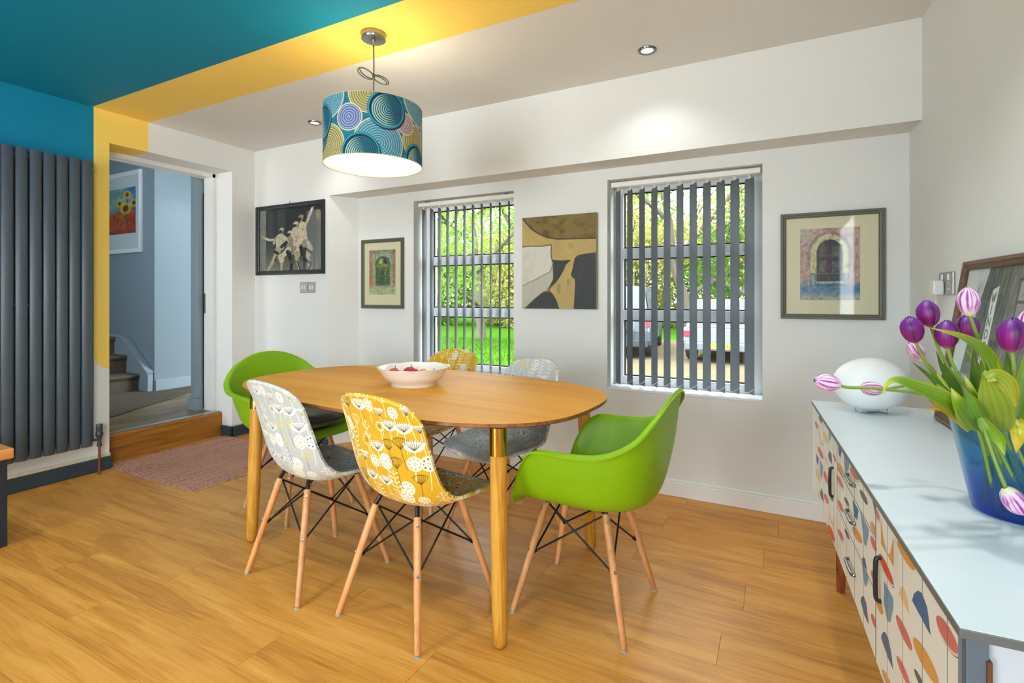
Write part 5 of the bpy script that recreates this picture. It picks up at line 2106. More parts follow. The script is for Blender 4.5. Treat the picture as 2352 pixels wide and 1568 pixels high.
def tri_fan(poly):
    """ear clipping for a small 2D polygon"""
    idx = list(range(len(poly)))
    area = sum(poly[i][0] * poly[(i + 1) % len(poly)][1] - poly[(i + 1) % len(poly)][0] * poly[i][1] for i in idx)
    if area < 0:
        idx = idx[::-1]
    cr_ = lambda a, b2, c: (b2[0] - a[0]) * (c[1] - a[1]) - (b2[1] - a[1]) * (c[0] - a[0])
    tris = []
    guard = 0
    while len(idx) > 2 and guard < 400:
        guard += 1
        for k in range(len(idx)):
            i0, i1, i2 = idx[k - 1], idx[k], idx[(k + 1) % len(idx)]
            a, b2, c = poly[i0], poly[i1], poly[i2]
            if cr_(a, b2, c) <= 1e-12:
                continue
            if any(cr_(a, b2, poly[j]) > 1e-12 and cr_(b2, c, poly[j]) > 1e-12 and cr_(c, a, poly[j]) > 1e-12 for j in idx if j not in (i0, i1, i2)):
                continue
            tris.append((i0, i1, i2))
            idx.pop(k)
            break
        else:
            break
    return tris


POLYS = []
for k, (cname, kind, d) in enumerate(SHAPES):
    if kind == 'e':
        cx_, cz_, ax_, az_, bx_, bz_ = d
        f = lambda s: [(cx_ + s * (ax_ * math.cos(t) + bx_ * math.sin(t)), cz_ + s * (az_ * math.cos(t) + bz_ * math.sin(t))) for t in np.linspace(0, 2 * PI, 26, endpoint=False)]
        if k % 3 == 0:
            POLYS.append(([(x + .004, z - .003) for x, z in f(1.03)], C(84, 72, 60)))
            POLYS.append(([(x + .0032, z - .0024) for x, z in f(1.0)], C(222, 216, 198)))
        POLYS.append((f(1), C(*COLS[cname])))
    else:
        POLYS.append((d, C(*COLS[cname])))
CREAM = C(226, 222, 211)
XF = -SBD / 2 + .004
GROOVES = [1.2315 + .1115 * k for k in range(-11, 4)]


def front_panel(name, s0, s1, z0, z1, label=None):
    p = bpy.data.objects.new(name, None)
    col.objects.link(p)
    p.parent = sb
    if label:
        p['label'] = label
    cuts = [s0] + [g for g in GROOVES if s0 + .02 < g < s1 - .02] + [s1]
    for a, b2 in zip(cuts[:-1], cuts[1:]):
        m = MB()
        aa, bb = a + .0012, b2 - .0012
        m.box(XF, XF + .0040, SBL / 2 - bb, SBL / 2 - aa, z0, z1, CREAM)
        m.c[-6:-1] = [C(96, 98, 102)] * 5          # grey cut edges, printed face last
        lay = 0
        for poly, c in POLYS:
            q = clip(clip(clip(clip(list(poly), 0, aa, False), 0, bb, True), 1, z0, False), 1, z1, True) if poly else []
            if len(q) < 3:
                continue
            lay += 1
            xx = XF - .00008 - .00003 * lay
            m.add([(xx, SBL / 2 - s, z) for s, z in q], tri_fan(q), c)
        obj('board', m, cream_front, p, fix=False)
    return p


def d_pull(parent, s, z, vertical, ln=.092):
    m = MB()
    pts = []
    for t, o_ in ((-.5, 0), (-.495, .004), (-.46, .008), (-.36, .0095), (0, .010), (.36, .0095), (.46, .008), (.495, .004), (.5, 0)):
        a = t * ln
        pts.append((XF - o_, SBL / 2 - s - (0 if vertical else a), z + (a if vertical else 0)))
    m.tube(catmull(pts, 4), .0046, 10)
    h = obj('handle', m, M('gloss_black_handle', (44, 46, 50), 0.18, 0.3) if vertical else M('dark_chrome_handle', (120, 122, 126), 0.2, 0.9), parent, smooth=True)
    return h


d_ = front_panel('door', .006, .6235, ZB, ZT)
d_pull(d_, .552, .563, True)
zsp = [ZB, .5125, .632, ZT]
for k in range(3):
    d_ = front_panel('drawer', .6275, 1.1325, zsp[k] + .0014, zsp[k + 1] - .0014)
    d_pull(d_, .868, (zsp[k] + zsp[k + 1]) / 2 + .002, False)
d_ = front_panel('door', 1.1365, SBL - .016, ZB, ZT)
d_pull(d_, 1.182, .566, True)
leg_brown = wood('chestnut_leg', (96, 44, 20), (138, 72, 36), (158, 92, 52), rough=0.35, axis=2, per_object=0.04)
for sx in (-1, 1):
    for sy in (-1, 1):
        m = MB()
        x0, y0 = sx * .135, sy * (SBL / 2 - .135)
        m.tube([(x0, y0, ZB), (x0 + sx * .005, y0 + sy * .022, 0.012), (x0 + sx * .005, y0 + sy * .022, 0)], [.024, .0155, .0145], 16)
        obj('leg', m, leg_brown, sb, smooth=50)

# ------------------------------------------------------------------ egg lamp, vase and tulips
eg = thing('egg_lamp', 'white egg shaped table lamp on the sideboard', 'lamp', (.312, 2.335, SBZ), R(YAW))
b = MB()
prof = []
for i in range(33):
    a = PI * i / 32
    prof.append((.098 * math.sin(a), -.098 * math.cos(a)))
b.lathe(prof, 48)
b.v = [(x * (1.30 + .06 * (1 if x < 0 else -1) * abs(x) / .098), y * 1.05, z + .107) for x, y, z in b.v]
obj('shell', b, M('frosted_white_glass', (238, 240, 240), 0.5, var=0.015, vscale=20), eg, smooth=True)
b = MB()
for s in (-1, 1):
    b.tube([(s * .04, -.03, .0016), (s * .04, .03, .0016)], .0016, 8)
    for q in (-1, 1):
        b.tube([(s * .04, q * .03, .0016), (s * .04, q * .03, .018)], .0016, 8)
b.tube([(-.04, .0, .0016), (.04, .0, .0016)], .0016, 8)
obj('wire_stand', b, M('clear_steel_wire', (210, 212, 214), 0.2, 0.9), eg, smooth=True)

VX, VY = .432, 1.379
vs_ = thing('glass_vase', 'tapered blue glass vase holding the tulips', 'vase', (VX, VY, SBZ))
b = MB()
prof = [(.0, .0), (.070, .0), (.075, .004), (.079, .022), (.0965, .110), (.111, .182), (.1125, .186), (.1105, .187), (.1075, .182), (.0925, .110), (.075, .026), (.068, .016), (.0, .014)]
cols_ = []
b.lathe(prof, 64)
me = b.mesh('vase_glass')
me.color_attributes.remove(me.color_attributes[0]) if len(me.color_attributes) else None
ca = me.color_attributes.new('Col', 'FLOAT_COLOR', 'POINT')
for i, v in enumerate(me.vertices):
    t = min(1, max(0, v.co.z / .187))
    lo_, hi_ = (0.06, 0.30, 0.86), (0.40, 0.76, 0.88)
    f = min(1, t * 1.5)
    ca.data[i].color = (*[lo_[k] + (hi_[k] - lo_[k]) * f for k in range(3)], 1)
obj('glass', me, glass('blue_vase_glass', (0.3, 0.6, 0.85), 0.04, 1.0, attr='Col', body=0.12), vs_, smooth=True)
b = MB()
b.lathe([(.0, .0165), (.067, .0168), (.0735, .028), (.0845, .080), (.0, .0805)], 48)
obj('water', b, glass('vase_water', (0.72, 0.92, 0.92), 0.02, 0.8), vs_, smooth=True)

stem_mat = M('tulip_stem_green', (122, 150, 54), 0.45, var=0.12, vscale=30)
leaf_mat = M('tulip_leaf', (255, 255, 255), 0.42, var=0.08, vscale=40, attr='Col')
petal_mat = M('tulip_petal', (255, 255, 255), 0.45, var=0.05, vscale=60, attr='Col')
for m_ in (leaf_mat, petal_mat):
    m_.node_tree.nodes['Principled BSDF'].inputs['Subsurface Weight'].default_value = 0.0


def petal_me(kind, inner):
    nu, nv = 31, 41
    u = np.linspace(-1, 1, nu)
    v = np.linspace(0, 1, nv)
    U, V = np.meshgrid(u, v, indexing='ij')
    r = smooth_interp(V, [0, .12, .3, .5, .7, .85, 1], [.006, .0165, .0240, .0268, .0248, .0180, .0045]) * (0.94 if inner else 1.0)
    half = np.clip(smooth_interp(V, [0, .15, .5, .75, .9, 1], [.9, .92, .90, .86, .70, .15]), .08, 1) * (PI / 3) * 1.12
    az = U * half
    rr = r * (1 + .05 * np.abs(U) ** 2 - .06 * np.exp(-(U / .12) ** 2) * V * .5)
    H = .070
    Pt = np.stack([rr * np.cos(az), rr * np.sin(az), H * V * (1 - .02 * U * U)], -1)
    if kind == 'purple':
        base = np.array((122, 8, 106)) / 255
        top = np.array((72, 16, 124)) / 255
        cc = base + (top - base) * np.clip(V * 1.3 - .45, 0, 1)[..., None]
        cc = cc + (np.array((138, 20, 124)) / 255 - cc) * (np.exp(-((U - .2) / .5) ** 2) * np.exp(-((V - .45) / .3) ** 2))[..., None] * .7
        cc = cc * (1 - .45 * np.clip(np.abs(U) * 4 - 3, 0, 1))[..., None] * (1 + .10 * np.sin(U * 23))[..., None]
        cc = cc + (np.array((206, 190, 96)) / 255 - cc) * np.clip(.12 - V, 0, 1)[..., None] * 5
    else:
        wht, mag = np.array((222, 200, 218)) / 255, np.array((150, 14, 136)) / 255
        fl_ = fbm((U + 2) * 5.5, V * 1.6 + 3, 17)
        flame = np.clip((fl_ - .47) * 9, 0, 1) * np.clip(V * 4 - .5, 0, 1)
        f = np.clip(flame + np.clip(np.abs(U) - .8, 0, 1) * 4 * (V > .15) + np.exp(-(U / .06) ** 2) * np.clip(V * 2 - .3, 0, 1) * .8, 0, 1) * .92
        cc = wht + (mag - wht) * f[..., None]
        cc = cc + (np.array((222, 220, 150)) / 255 - cc) * np.clip(.2 - V, 0, 1)[..., None] * 4
    me = grid_mesh('petal_' + kind + ('_in' if inner else ''), Pt, np.clip(cc, 0, 1))
    me.materials.append(petal_mat)
    return me


PET = {(k, i): petal_me(k, i) for k in ('purple', 'pink') for i in (False, True)}


def leaf_mesh(pts, w, cols, fold=.35, twist=0.0):
    path = catmull(pts, 7)
    n = len(path)
    Lf, tot = [0], 0
    for a, b2 in zip(path[:-1], path[1:]):
        tot += (b2 - a).length
        Lf.append(tot)
    rows = []
    nw = 13
    side_prev = None
    for i, p in enumerate(path):
        t = Lf[i] / tot
        tg = (path[min(i + 1, n - 1)] - path[max(i - 1, 0)]).normalized()
        view = (Vector((0, 0, CAMH)) - p).normalized()
        sd = tg.cross(Vector((-.35, -.9, .25))).normalized()
        sd = (sd * math.cos(twist * t) + tg.cross(sd) * math.sin(twist * t)).normalized()
        if side_prev is not None and sd.dot(side_prev) < 0:
            sd = -sd
        if side_prev is not None:
            sd = (sd + side_prev * 1.2).normalized()
        side_prev = sd
        nm = sd.cross(tg)
        ww = .74 * w * (np.interp(t, [0, .2, .45, .7, .9, 1], [.5, .88, 1, .66, .25, .02]))
        rows.append([p + sd * ww * .5 * s - nm * ww * .5 * fold * (1 - s * s) for s in np.linspace(-1, 1, nw)])
    V = np.array([[list(q) for q in r] for r in rows])
    c0, c1, c2 = [np.array(c) / 255 for c in cols]
    T = np.array(Lf)[:, None] / tot
    S = np.linspace(-1, 1, nw)[None, :]
    cc = c0 + (c1 - c0) * np.clip(T * 1.6, 0, 1)[..., None] * np.ones((1, nw, 1))
    cc = cc + (c2 - cc) * np.clip((T - .72) * 3.2, 0, 1)[..., None]
    cc = cc + (c2 - cc) * (np.abs(S) > .8)[..., None] * .25
    cc = cc * (1 + .07 * np.sin(S * 14 + 3 * T))[..., None]
    return V, cc


GRN = ((98, 130, 24), (118, 154, 22), (180, 170, 50))
DGR = ((72, 112, 22), (88, 130, 20), (78, 72, 32))
YLW = ((170, 170, 36), (206, 182, 48), (196, 150, 60))


def tulip(label, kind, px, py, d, dirv, size, via, leaves, start):
    size = size * .75
    root = Vector((VX + start[0], VY + start[1], SBZ + .017))
    t = thing('tulip', label, 'tulip', root, 0, 'tulips in the blue vase')
    dv = (_rt * dirv[0] + Vector((0, 0, 1)) * dirv[1] + _fw * dirv[2]).normalized()
    ctr = at(px, py, d)
    H = .070 * size
    basep = ctr - dv * H * .5
    pts = [root] + [at(*q) for q in via] + [basep + dv * .004]
    m = MB()
    m.tube([p - root for p in catmull(pts, 8)], .0030, 9)
    obj('stem', m, stem_mat, t, smooth=True)
    q = Vector((0, 0, 1)).rotation_difference(dv)
    for k in range(6):
        o = link('petal', PET[(kind, k % 2 == 0)], t)
        o.location = basep - root
        o.rotation_mode = 'QUATERNION'
        o.rotation_quaternion = q @ Matrix.Rotation(k * PI / 3 + .35 + px * .01, 3, 'Z').to_quaternion()
        o.scale = (size * (.8 if kind == 'pink' else .92), size * (.8 if kind == 'pink' else .92), size * (1 if kind == 'pink' else 1.02))
    for (lp, w, cols, fold, tw) in leaves:
        V, cc = leaf_mesh([at(*p_) for p_ in lp], w, cols, fold, tw)
        V = V - np.array(list(root))
        me = grid_mesh('leaf', V, cc)
        obj('leaf', me, leaf_mat, t, fix=False)
    return t


tulip('purple tulip highest on the socket side, plump and closed', 'purple', 2132, 720, 1.0, (-.12, 1, .1), 1.0,
      [(2262, 985, 1.0), (2215, 900, 1.0), (2165, 820, 1.0)],
      [([(2255, 990, 1.0), (2200, 900, 1.0), (2168, 850, 1.0), (2150, 805, 1.0)], .026, DGR, .4, .2),
       ([(2262, 990, 1.02), (2248, 920, 1.02), (2240, 860, 1.02), (2236, 800, 1.02)], .032, DGR, .4, .15),
       ([(2280, 990, 1.0), (2270, 920, 1.0), (2262, 860, 1.0), (2260, 800, 1.0)], .040, DGR, .4, .1)], (-.02, .02))
tulip('purple tulip leaning out furthest to the window side of the bunch', 'purple', 2095, 757, .98, (-.25, 1, 0), 1.0,
      [(2250, 985, .98), (2180, 905, .98), (2128, 835, .98)],
      [([(2240, 985, .97), (2190, 920, .97), (2140, 868, .97), (2095, 831, .97)], .020, DGR, .5, .3),
       ([(2248, 990, .94), (2215, 940, .94), (2180, 905, .94), (2150, 880, .95)], .034, GRN, .4, .2),
       ([(2240, 990, .93), (2222, 950, .91), (2200, 918, .91), (2184, 890, .92)], .050, GRN, .35, .1)], (-.03, -.02))
tulip('purple tulip in the middle of the bunch behind a yellowing leaf', 'purple', 2175, 768, .95, (-.02, 1, 0), 1.0,
      [(2268, 985, .96), (2225, 905, .95), (2190, 840, .95)],
      [([(2262, 985, .92), (2240, 930, .90), (2226, 885, .90), (2216, 862, .91)], .034, GRN, .3, .1),
       ([(2262, 990, .9), (2242, 955, .89), (2228, 915, .89), (2205, 880, .9)], .036, DGR, .4, .2),
       ([(2232, 990, .95), (2204, 952, .94), (2168, 928, .94), (2138, 920, .95)], .036, YLW, .4, .2)], (-.01, -.03))
tulip('purple tulip half hidden behind the tall striped bloom', 'purple', 2222, 752, 1.08, (.05, 1, .1), 1.05,
      [(2290, 985, 1.06), (2262, 900, 1.08), (2236, 820, 1.08)],
      [([(2285, 985, 1.06), (2262, 890, 1.06), (2238, 830, 1.06), (2216, 800, 1.06)], .03, GRN, .4, .2)], (.02, .03))
tulip('tall pink and white striped tulip, the topmost bloom', 'pink', 2224, 692, .93, (-.06, 1, 0), 1.02,
      [(2305, 985, .95), (2285, 880, .93), (2255, 800, .93)],
      [([(2310, 990, .94), (2296, 890, .93), (2268, 815, .92), (2215, 775, .905), (2135, 752, .90)], .034, ((98, 136, 20), (120, 152, 28), (196, 180, 56)), .45, .5)], (.015, -.02))
tulip('large purple tulip at the right edge, wide open side towards the viewer', 'purple', 2326, 770, .86, (.05, 1, 0), 1.12,
      [(2318, 985, .92), (2322, 900, .88), (2328, 845, .86)],
      [([(2322, 990, .9), (2312, 920, .9), (2300, 862, .9), (2290, 826, .9)], .024, GRN, .4, .3),
       ([(2335, 990, .9), (2350, 900, .9), (2366, 810, .9), (2372, 740, .9)], .032, GRN, .35, .2)], (.03, -.04))
tulip('pink tulip cut by the right edge of the picture', 'pink', 2364, 738, .98, (.1, 1, 0), 1.0,
      [(2340, 985, .98), (2355, 880, .98)],
      [([(2345, 985, 1.0), (2360, 940, 1.0), (2380, 880, 1.0)], .04, GRN, .3, .1),
       ([(2330, 990, .92), (2322, 945, .92), (2325, 900, .92), (2340, 850, .92)], .036, YLW, .3, .1),
       ([(2310, 990, .95), (2316, 930, .94), (2330, 880, .94), (2350, 846, .94)], .050, GRN, .3, .1),
       ([(2306, 990, 1.0), (2314, 920, 1.0), (2316, 860, 1.0), (2312, 806, 1.0)], .036, DGR, .35, .1)], (.045, .02))
tulip('pale striped tulip drooping behind the outermost purple bloom', 'pink', 2104, 806, 1.1, (-.55, .8, .1), .92,
      [(2255, 985, 1.05), (2190, 900, 1.1), (2140, 845, 1.1)],
      [([(2250, 985, 1.05), (2210, 930, 1.06), (2170, 890, 1.08), (2150, 850, 1.1)], .036, GRN, .35, .2)], (-.04, .03))
tulip('striped tulip stretching sideways in front of the egg lamp, longest stem', 'pink', 1900, 878, .95, (-1, .16, .05), .95,
      [(2246, 985, .96), (2205, 930, .95), (2120, 905, .95), (2010, 892, .95), (1945, 889, .95)],
      [([(2236, 985, .93), (2185, 925, .92), (2120, 892, .92), (2062, 872, .92), (2036, 884, .92), (2028, 914, .92)], .040, ((104, 130, 24), (108, 146, 20), (200, 190, 60)), .5, .6)], (-.045, -.03))
tulip('striped tulip lying against the egg lamp behind the long stem', 'pink', 2002, 892, 1.16, (-1, .08, .1), .98,
      [(2255, 985, 1.08), (2200, 905, 1.12), (2120, 880, 1.16), (2060, 889, 1.16)],
      [([(2235, 985, 1.0), (2195, 948, 1.0), (2155, 938, 1.0), (2122, 942, 1.0)], .022, YLW, .5, .4),
       ([(2228, 985, .98), (2180, 940, .98), (2140, 918, .98), (2128, 895, .98)], .030, YLW, .4, .5)], (-.05, .02))
tulip('white and magenta tulip hanging down over the front of the vase', 'pink', 2330, 1150, .86, (.55, -.84, -.05), 1.02,
      [(2285, 1010, .95), (2256, 958, .92), (2262, 990, .885), (2290, 1070, .87)],
      [([(2252, 958, .89), (2270, 985, .88), (2296, 1012, .875), (2308, 1046, .872)], .030, GRN, .4, .4),
       ([(2296, 990, .9), (2288, 940, .88), (2276, 895, .87), (2266, 862, .87), (2262, 850, .88)], .066, ((122, 140, 26), (130, 150, 28), (150, 158, 40)), .25, .1),
       ([(2264, 868, .86), (2290, 862, .85), (2316, 885, .85), (2334, 935, .86)], .036, ((130, 150, 30), (150, 158, 38), (186, 164, 48)), .35, .5),
       ([(2335, 960, .9), (2342, 985, .88), (2338, 1012, .875), (2334, 1040, .872)], .034, YLW, .4, .3)], (.0, -.045))

# ------------------------------------------------------------------ garden seen through the windows
GZ = -0.28
lawn_mat = M('spring_lawn', (54, 92, 18), 1.0, var=0.3, vscale=1.6, spec=0.0, bump=0.5, bscale=40)
drive_mat = M('gravel_drive', (96, 85, 66), 1.0, spec=0.0, var=0.25, vscale=3.0, bump=0.5, bscale=60)
b = MB()
b.box(-60, 40, 3.45, 70, GZ - .1, GZ)
struct('ground_lawn', b, lawn_mat, 'bright green lawn beyond the windows', 'lawn')
b = MB()
b.prism([(-3.9, 3.6), (-4.2, 9), (-5.6, 13.5), (-6.4, 17.5), (9, 17.5), (9, 3.6)], GZ - .05, GZ + .012)
struct('ground_drive', b, drive_mat, 'beige gravel drive under the parked cars', 'drive')
# grass blades near the window, too many to count
rng = np.random.default_rng(3)
n = 9000
gx = rng.uniform(-13, -4.0, n); gy = rng.uniform(4.2, 15, n)
ga = rng.uniform(0, PI, n); gh = rng.uniform(.05, .13, n)
V = np.zeros((n, 3, 3))
V[:, 0] = np.stack([gx - .012 * np.cos(ga), gy - .012 * np.sin(ga), np.full(n, GZ)], -1)
V[:, 1] = np.stack([gx + .012 * np.cos(ga), gy + .012 * np.sin(ga), np.full(n, GZ)], -1)
V[:, 2] = np.stack([gx + rng.normal(0, .03, n), gy + rng.normal(0, .03, n), GZ + gh], -1)
b = MB()
b.add(V.reshape(-1, 3).tolist(), [(3 * i, 3 * i + 1, 3 * i + 2) for i in range(n)])
g = obj('grass', b, M('grass_blade', (60, 98, 22), 1.0, spec=0.0, var=0.3, vscale=2), fix=False)
tag(g, 'short grass blades standing up from the lawn', 'grass', kind='stuff')

bark = M('grey_brown_bark', (84, 74, 62), 0.9, var=0.25, vscale=12, bump=0.6, bscale=30)


def leaf_material(name, rgb):
    m = M(name, rgb, 0.9, var=0.4, vscale=1.5, spec=0.1)
    nt = m.node_tree
    bs_ = nt.nodes['Principled BSDF']
    tr = nt.nodes.new('ShaderNodeBsdfTranslucent')
    tr.inputs[0].default_value = C(*rgb)
    mx = nt.nodes.new('ShaderNodeMixShader')
    mx.inputs[0].default_value = 0.45
    out = nt.nodes['Material Output']
    nt.links.new(bs_.outputs[0], mx.inputs[1])
    nt.links.new(tr.outputs[0], mx.inputs[2])
    nt.links.new(mx.outputs[0], out.inputs[0])
    return m


LEAVES = [leaf_material('fresh_leaf_green', (110, 144, 46)), leaf_material('yellow_green_leaf', (158, 156, 82)), leaf_material('deep_leaf_green', (80, 118, 44))]


def tree(label, x, y, h, spread, leafkind, nleaf, seed, lsize=.085, low=.12, group='trees beyond the windows', cat='tree', name='garden_tree'):
    rnd = random.Random(seed)
    t = thing(name, label, cat, (x, y, GZ), 0, group)
    m = MB()
    tips = []

    def branch(p, d, r, L, depth):
        pts = [p]
        k = 4
        for i in range(k):
            d = (d + Vector((rnd.uniform(-.22, .22), rnd.uniform(-.22, .22), rnd.uniform(-.05, .16)))).normalized()
            pts.append(pts[-1] + d * L / k)
        m.tube(pts, [r * (1 - .45 * i / k) for i in range(k + 1)], 6 if depth < 2 else 4, caps=False)
        for q in pts[1:]:
            if depth > 0:
                tips.append(q)
        if depth < 3:
            for i in range(4 if depth == 0 else 3):
                q = pts[rnd.randint(1, k)] if depth else pts[min(k, 1 + i)]
                a = rnd.uniform(0, 2 * PI)
                nd = (d * .35 + Vector((math.cos(a), math.sin(a), rnd.uniform(-.1, .6)))).normalized()
                branch(q, nd, r * .48, L * rnd.uniform(.5, .7) * (spread if depth == 0 else 1), depth + 1)
    branch(Vector((0, 0, 0)), Vector((0, 0, 1)), h * .022, h * .62, 0)
    obj('trunk', m, bark, t, smooth=60)
    R_ = np.random.default_rng(seed)
    nleaf = int(nleaf * 2.4) if name != 'ivy_bush' else nleaf
    T = np.array([list(q) for q in tips if q.z > low * h])
    c = T[R_.integers(0, len(T), nleaf)] + R_.normal(0, h * .045, (nleaf, 3))
    if name == 'hedge_shrub':
        q = R_.normal(size=(nleaf, 3)); q /= np.linalg.norm(q, axis=1, keepdims=True)
        q *= R_.uniform(.55, 1, (nleaf, 1)) ** .5
        c = q * np.array([h * .48, h * .3, h * .5]) + np.array([0, 0, h * .46])
        c += R_.normal(0, h * .03, (nleaf, 3))
        c[:, 2] = np.abs(c[:, 2]) + .03
    a = R_.normal(size=(nleaf, 3)); a /= np.linalg.norm(a, axis=1, keepdims=True)
    bb = np.cross(a, R_.normal(size=(nleaf, 3))); bb /= np.linalg.norm(bb, axis=1, keepdims=True)
    s = R_.uniform(.6, 1.2, (nleaf, 1)) * lsize
    V = np.stack([c - a * s, c + bb * s * .5, c + a * s, c - bb * s * .5], 1).reshape(-1, 3)
    lm = MB()
    lm.add(V.tolist(), [(4 * i, 4 * i + 1, 4 * i + 2, 4 * i + 3) for i in range(nleaf)])
    f = obj('foliage', lm, LEAVES[leafkind], t, fix=False)
    f['kind'] = 'stuff'
    return t


tree('leafy green tree standing nearest behind the lawn', -9.0, 15.0, 7.5, 1.0, 0, 2600, 1)
tree('tall green tree at the door side of the lawn', -13.5, 17.0, 9.0, 1.0, 0, 3000, 2)
tree('yellow-green spreading tree behind the dark car', -7.0, 22.0, 9.0, 1.1, 1, 2600, 3)
tree('bare branched yellowish tree between the two parked cars', -3.0, 20.5, 9.5, 1.15, 1, 1700, 4)
tree('ivy green tree rising behind the silver car', -.7, 21.0, 9.0, .8, 2, 2200, 5)
tree('pale green tree at the far end of the drive', 2.8, 23.0, 9.0, 1.1, 1, 2200, 6)
tree('tall thin tree deep behind the lawn', -12.0, 27.0, 11.0, 1.1, 1, 2800, 7)
tree('broad fresh green tree far behind the dark car', -8.5, 32.0, 12.0, 1.2, 0, 2800, 8, lsize=.14)
tree('hazy distant tree far behind the silver car', -1.0, 34.0, 12.0, 1.2, 1, 2800, 9, lsize=.14)
tree('distant green tree far beyond the lawn', -20.0, 34.0, 12.0, 1.2, 0, 2600, 10, lsize=.14)
for k, (x, y, hh) in enumerate(((-19, 24, 5), (-16, 22, 4.5), (-13, 23.5, 5), (-10.5, 21.5, 4.2), (-8.6, 25, 5.2), (-6.2, 24.5, 4.8), (-4.2, 25.5, 5.4), (-1.8, 25, 5), (.6, 26, 5.4), (3.4, 26, 5.2), (-22.5, 26, 5.5))):
    tree('pale yellow-green shrub in the hedge at the back of the garden', x, y, hh, 1.5, (1, 0, 1)[k % 3], 2000, 40 + k, lsize=.13, low=-.1, group='shrubs of the back hedge', cat='shrub', name='hedge_shrub')
for k, (x, y) in enumerate(((-4.4, 4.6), (-3.95, 4.75), (-4.9, 4.9))):
    tree(['small ivy bush under the lawn window, closest to the wall corner', 'small ivy bush under the lawn window, closest to the drive', 'small ivy bush under the lawn window, closest to the lawn'][k],
         x, y, .55, 1.6, 2, 900, 20 + k, lsize=.035, low=-.2, group='ivy bushes under the window', cat='bush', name='ivy_bush')
b = MB()
b.tube([(0, 0, .1), (.3, .06, .11), (.62, .1, .13)], [.1, .105, .09], 12)
lg_ = obj('cut_log', b, M('pale_cut_log', (214, 190, 150), 0.85, var=0.15, vscale=14), smooth=50)
lg_.location = (-6.6, 9.2, GZ)
tag(lg_, 'pale cut log lying on the lawn', 'log')


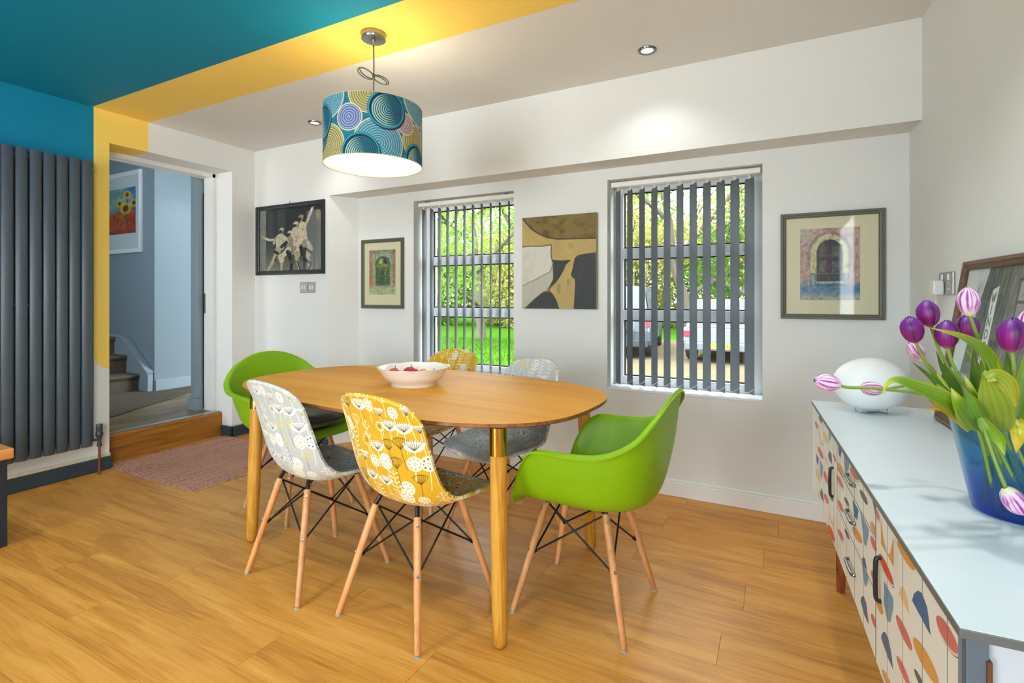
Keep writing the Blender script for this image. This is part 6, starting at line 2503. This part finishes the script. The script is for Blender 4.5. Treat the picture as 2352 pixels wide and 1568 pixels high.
def car(name, label, loc, rz, body_rgb, ln, wd, ht, hatch, plate, spare=False):
    t = thing(name, label, 'car', loc, rz, 'parked cars on the drive')
    paint = M(name + '_paint', body_rgb, 0.25, 0.1, var=0.02, coat=0.6)
    glass_m = M('car_glass', (70, 84, 96), 0.08, 0.0, var=0.05)
    tyre = M('tyre_rubber', (26, 26, 28), 0.8)
    trim_m = M('car_black_trim', (36, 37, 40), 0.6)
    hl, hw = ln / 2, wd / 2
    bz, belt = .30, ht * .56
    # body: side profile (y along the car, rear at -hl)
    prof = [(-hl, bz + .12), (-hl + .04, bz), (hl - .1, bz), (hl, bz + .15), (hl - .05, belt - .16), (hl - .5, belt - .06), (hl - 1.1, belt), (-hl + .03, belt), (-hl - .01, belt - .3)]
    b = MB()
    b.prism(prof, -hw, hw, 'x')
    obj('body', b, paint, t, bevel=.06, seg=3)
    # cabin tapered
    y0, y1, y2, y3 = -hl + .04, -hl + hatch, hl - 1.75, hl - 1.05
    vs = []
    for sx in (-1, 1):
        vs += [(sx * (hw - .05), y0, belt - .01), (sx * (hw - .05), y3, belt - .01), (sx * (hw - .2), y2, ht), (sx * (hw - .2), y1, ht)]
    b = MB()
    b.add(vs, [(0, 1, 2, 3), (7, 6, 5, 4), (0, 3, 7, 4), (1, 5, 6, 2), (3, 2, 6, 7), (0, 4, 5, 1)])
    obj('cabin', b, paint, t, bevel=.04, seg=3)
    # glazing panels
    def quad(pn, pts):
        m = MB(); m.add(pts, [(0, 1, 2, 3)]); obj(pn, m, glass_m, t, fix=False)
    e = .012
    def lerp(a, c, f):
        return tuple(a[i] + (c[i] - a[i]) * f for i in range(3))
    A, Bq, Cq, D = vs[0], vs[4], vs[7], vs[3]
    quad('rear_window', [tuple(np.add(lerp(lerp(A, Bq, u), lerp(D, Cq, u), v), (0, -e, 0))) for u, v in ((.06, .14), (.94, .14), (.92, .88), (.08, .88))])
    for sx, o_ in ((-1, 0), (1, 4)):
        A, Bq, Cq, D = vs[o_], vs[o_ + 1], vs[o_ + 2], vs[o_ + 3]
        quad('side_window', [tuple(np.add(lerp(lerp(A, Bq, u), lerp(D, Cq, u), v), (sx * e, 0, .002))) for u, v in ((.06, .14), (.92, .14), (.94, .86), (.08, .86))])
    A, Bq, Cq, D = vs[1], vs[5], vs[6], vs[2]
    quad('windscreen', [tuple(np.add(lerp(lerp(A, Bq, u), lerp(D, Cq, u), v), (0, e, 0))) for u, v in ((.06, .1), (.94, .1), (.92, .9), (.08, .9))])
    for sx in (-1, 1):
        for yy in (-hl + .75, hl - .8):
            m = MB()
            m.lathe([(.16, -.09), (.30, -.10), (.33, -.06), (.33, .06), (.30, .10), (.16, .09)], 20)
            m.v = [(sx * (hw - .08) + z, yy + x, .33 + y_) for x, y_, z in m.v]
            w_ = obj('wheel', m, tyre, t, smooth=40)
            m = MB()
            m.lathe([(0, .085), (.15, .08), (.2, .06)], 16)
            m.v = [(sx * (hw - .08) + sx * z, yy + x, .33 + y_) for x, y_, z in m.v]
            obj('hub_cap', m, M('alloy_hub', (170, 172, 174), 0.3, 0.7), w_, smooth=40)
        b = MB()
        b.box(sx * (hw - .1) - .08, sx * (hw - .1) + .08, -hl - .03, -hl + .1, belt - .2, belt - .07)
        obj('tail_light', b, M('red_tail_light', (190, 40, 44), 0.25), t, bevel=.01)
        b = MB()
        b.box(sx * (hw + .09) - .07, sx * (hw + .09) + .07, hl - 1.5, hl - 1.35, belt, belt + .13)
        obj('door_mirror', b, paint, t, bevel=.02)
    b = MB()
    b.box(-hw + .06, hw - .06, -hl - .07, -hl + .1, bz - .02, bz + .16)
    obj('bumper', b, trim_m if not plate else paint, t, bevel=.03)
    if plate:
        b = MB()
        b.box(-.27, .27, -hl - .085, -hl - .07, bz + .17 - .14, bz + .17 - .02)
        pl_ = obj('number_plate', b, M('yellow_number_plate', (236, 178, 52), 0.5, var=0.02), t)
        cu = bpy.data.curves.new('plate_lettering', 'FONT')
        cu.body = plate
        cu.size = .115
        cu.align_x = 'CENTER'
        cu.extrude = .001
        tmp = bpy.data.objects.new('plate_text', cu)
        col.objects.link(tmp)
        dg = bpy.context.evaluated_depsgraph_get()
        me_ = bpy.data.meshes.new_from_object(tmp.evaluated_get(dg))
        bpy.data.objects.remove(tmp, do_unlink=True)
        me_.materials.clear()
        o = bpy.data.objects.new('lettering', me_)
        col.objects.link(o)
        o.parent = pl_
        o.location = (0, -hl - .087, bz + .17 - .118)
        o.rotation_euler = (R(90), 0, 0)
        o.data.materials.append(M('plate_black', (30, 30, 30), 0.6))
    if spare:
        m = MB()
        m.lathe([(.12, -.08), (.32, -.1), (.36, -.05), (.36, .05), (.32, .1), (.12, .08)], 24)
        m.v = [(.12 + x, -hl - .1 + z, .85 + y_) for x, y_, z in m.v]
        obj('spare_wheel', m, tyre, t, smooth=40)
    return t


p1_ = at(1432, 797, 14.0)
car('dark_off_roader', 'grey four-wheel-drive car parked side by side with the lawn', (p1_.x, p1_.y, GZ + .012), R(8), (62, 70, 80), 4.5, 1.8, 1.68, .35, None, True)
p2_ = at(1690, 815, 12.6)
car('silver_hatchback', 'silver white hatchback with a yellow number plate on the drive', (p2_.x, p2_.y, GZ + .012), R(-2), (92, 97, 104), 4.2, 1.75, 1.38, .55, 'H2 30')
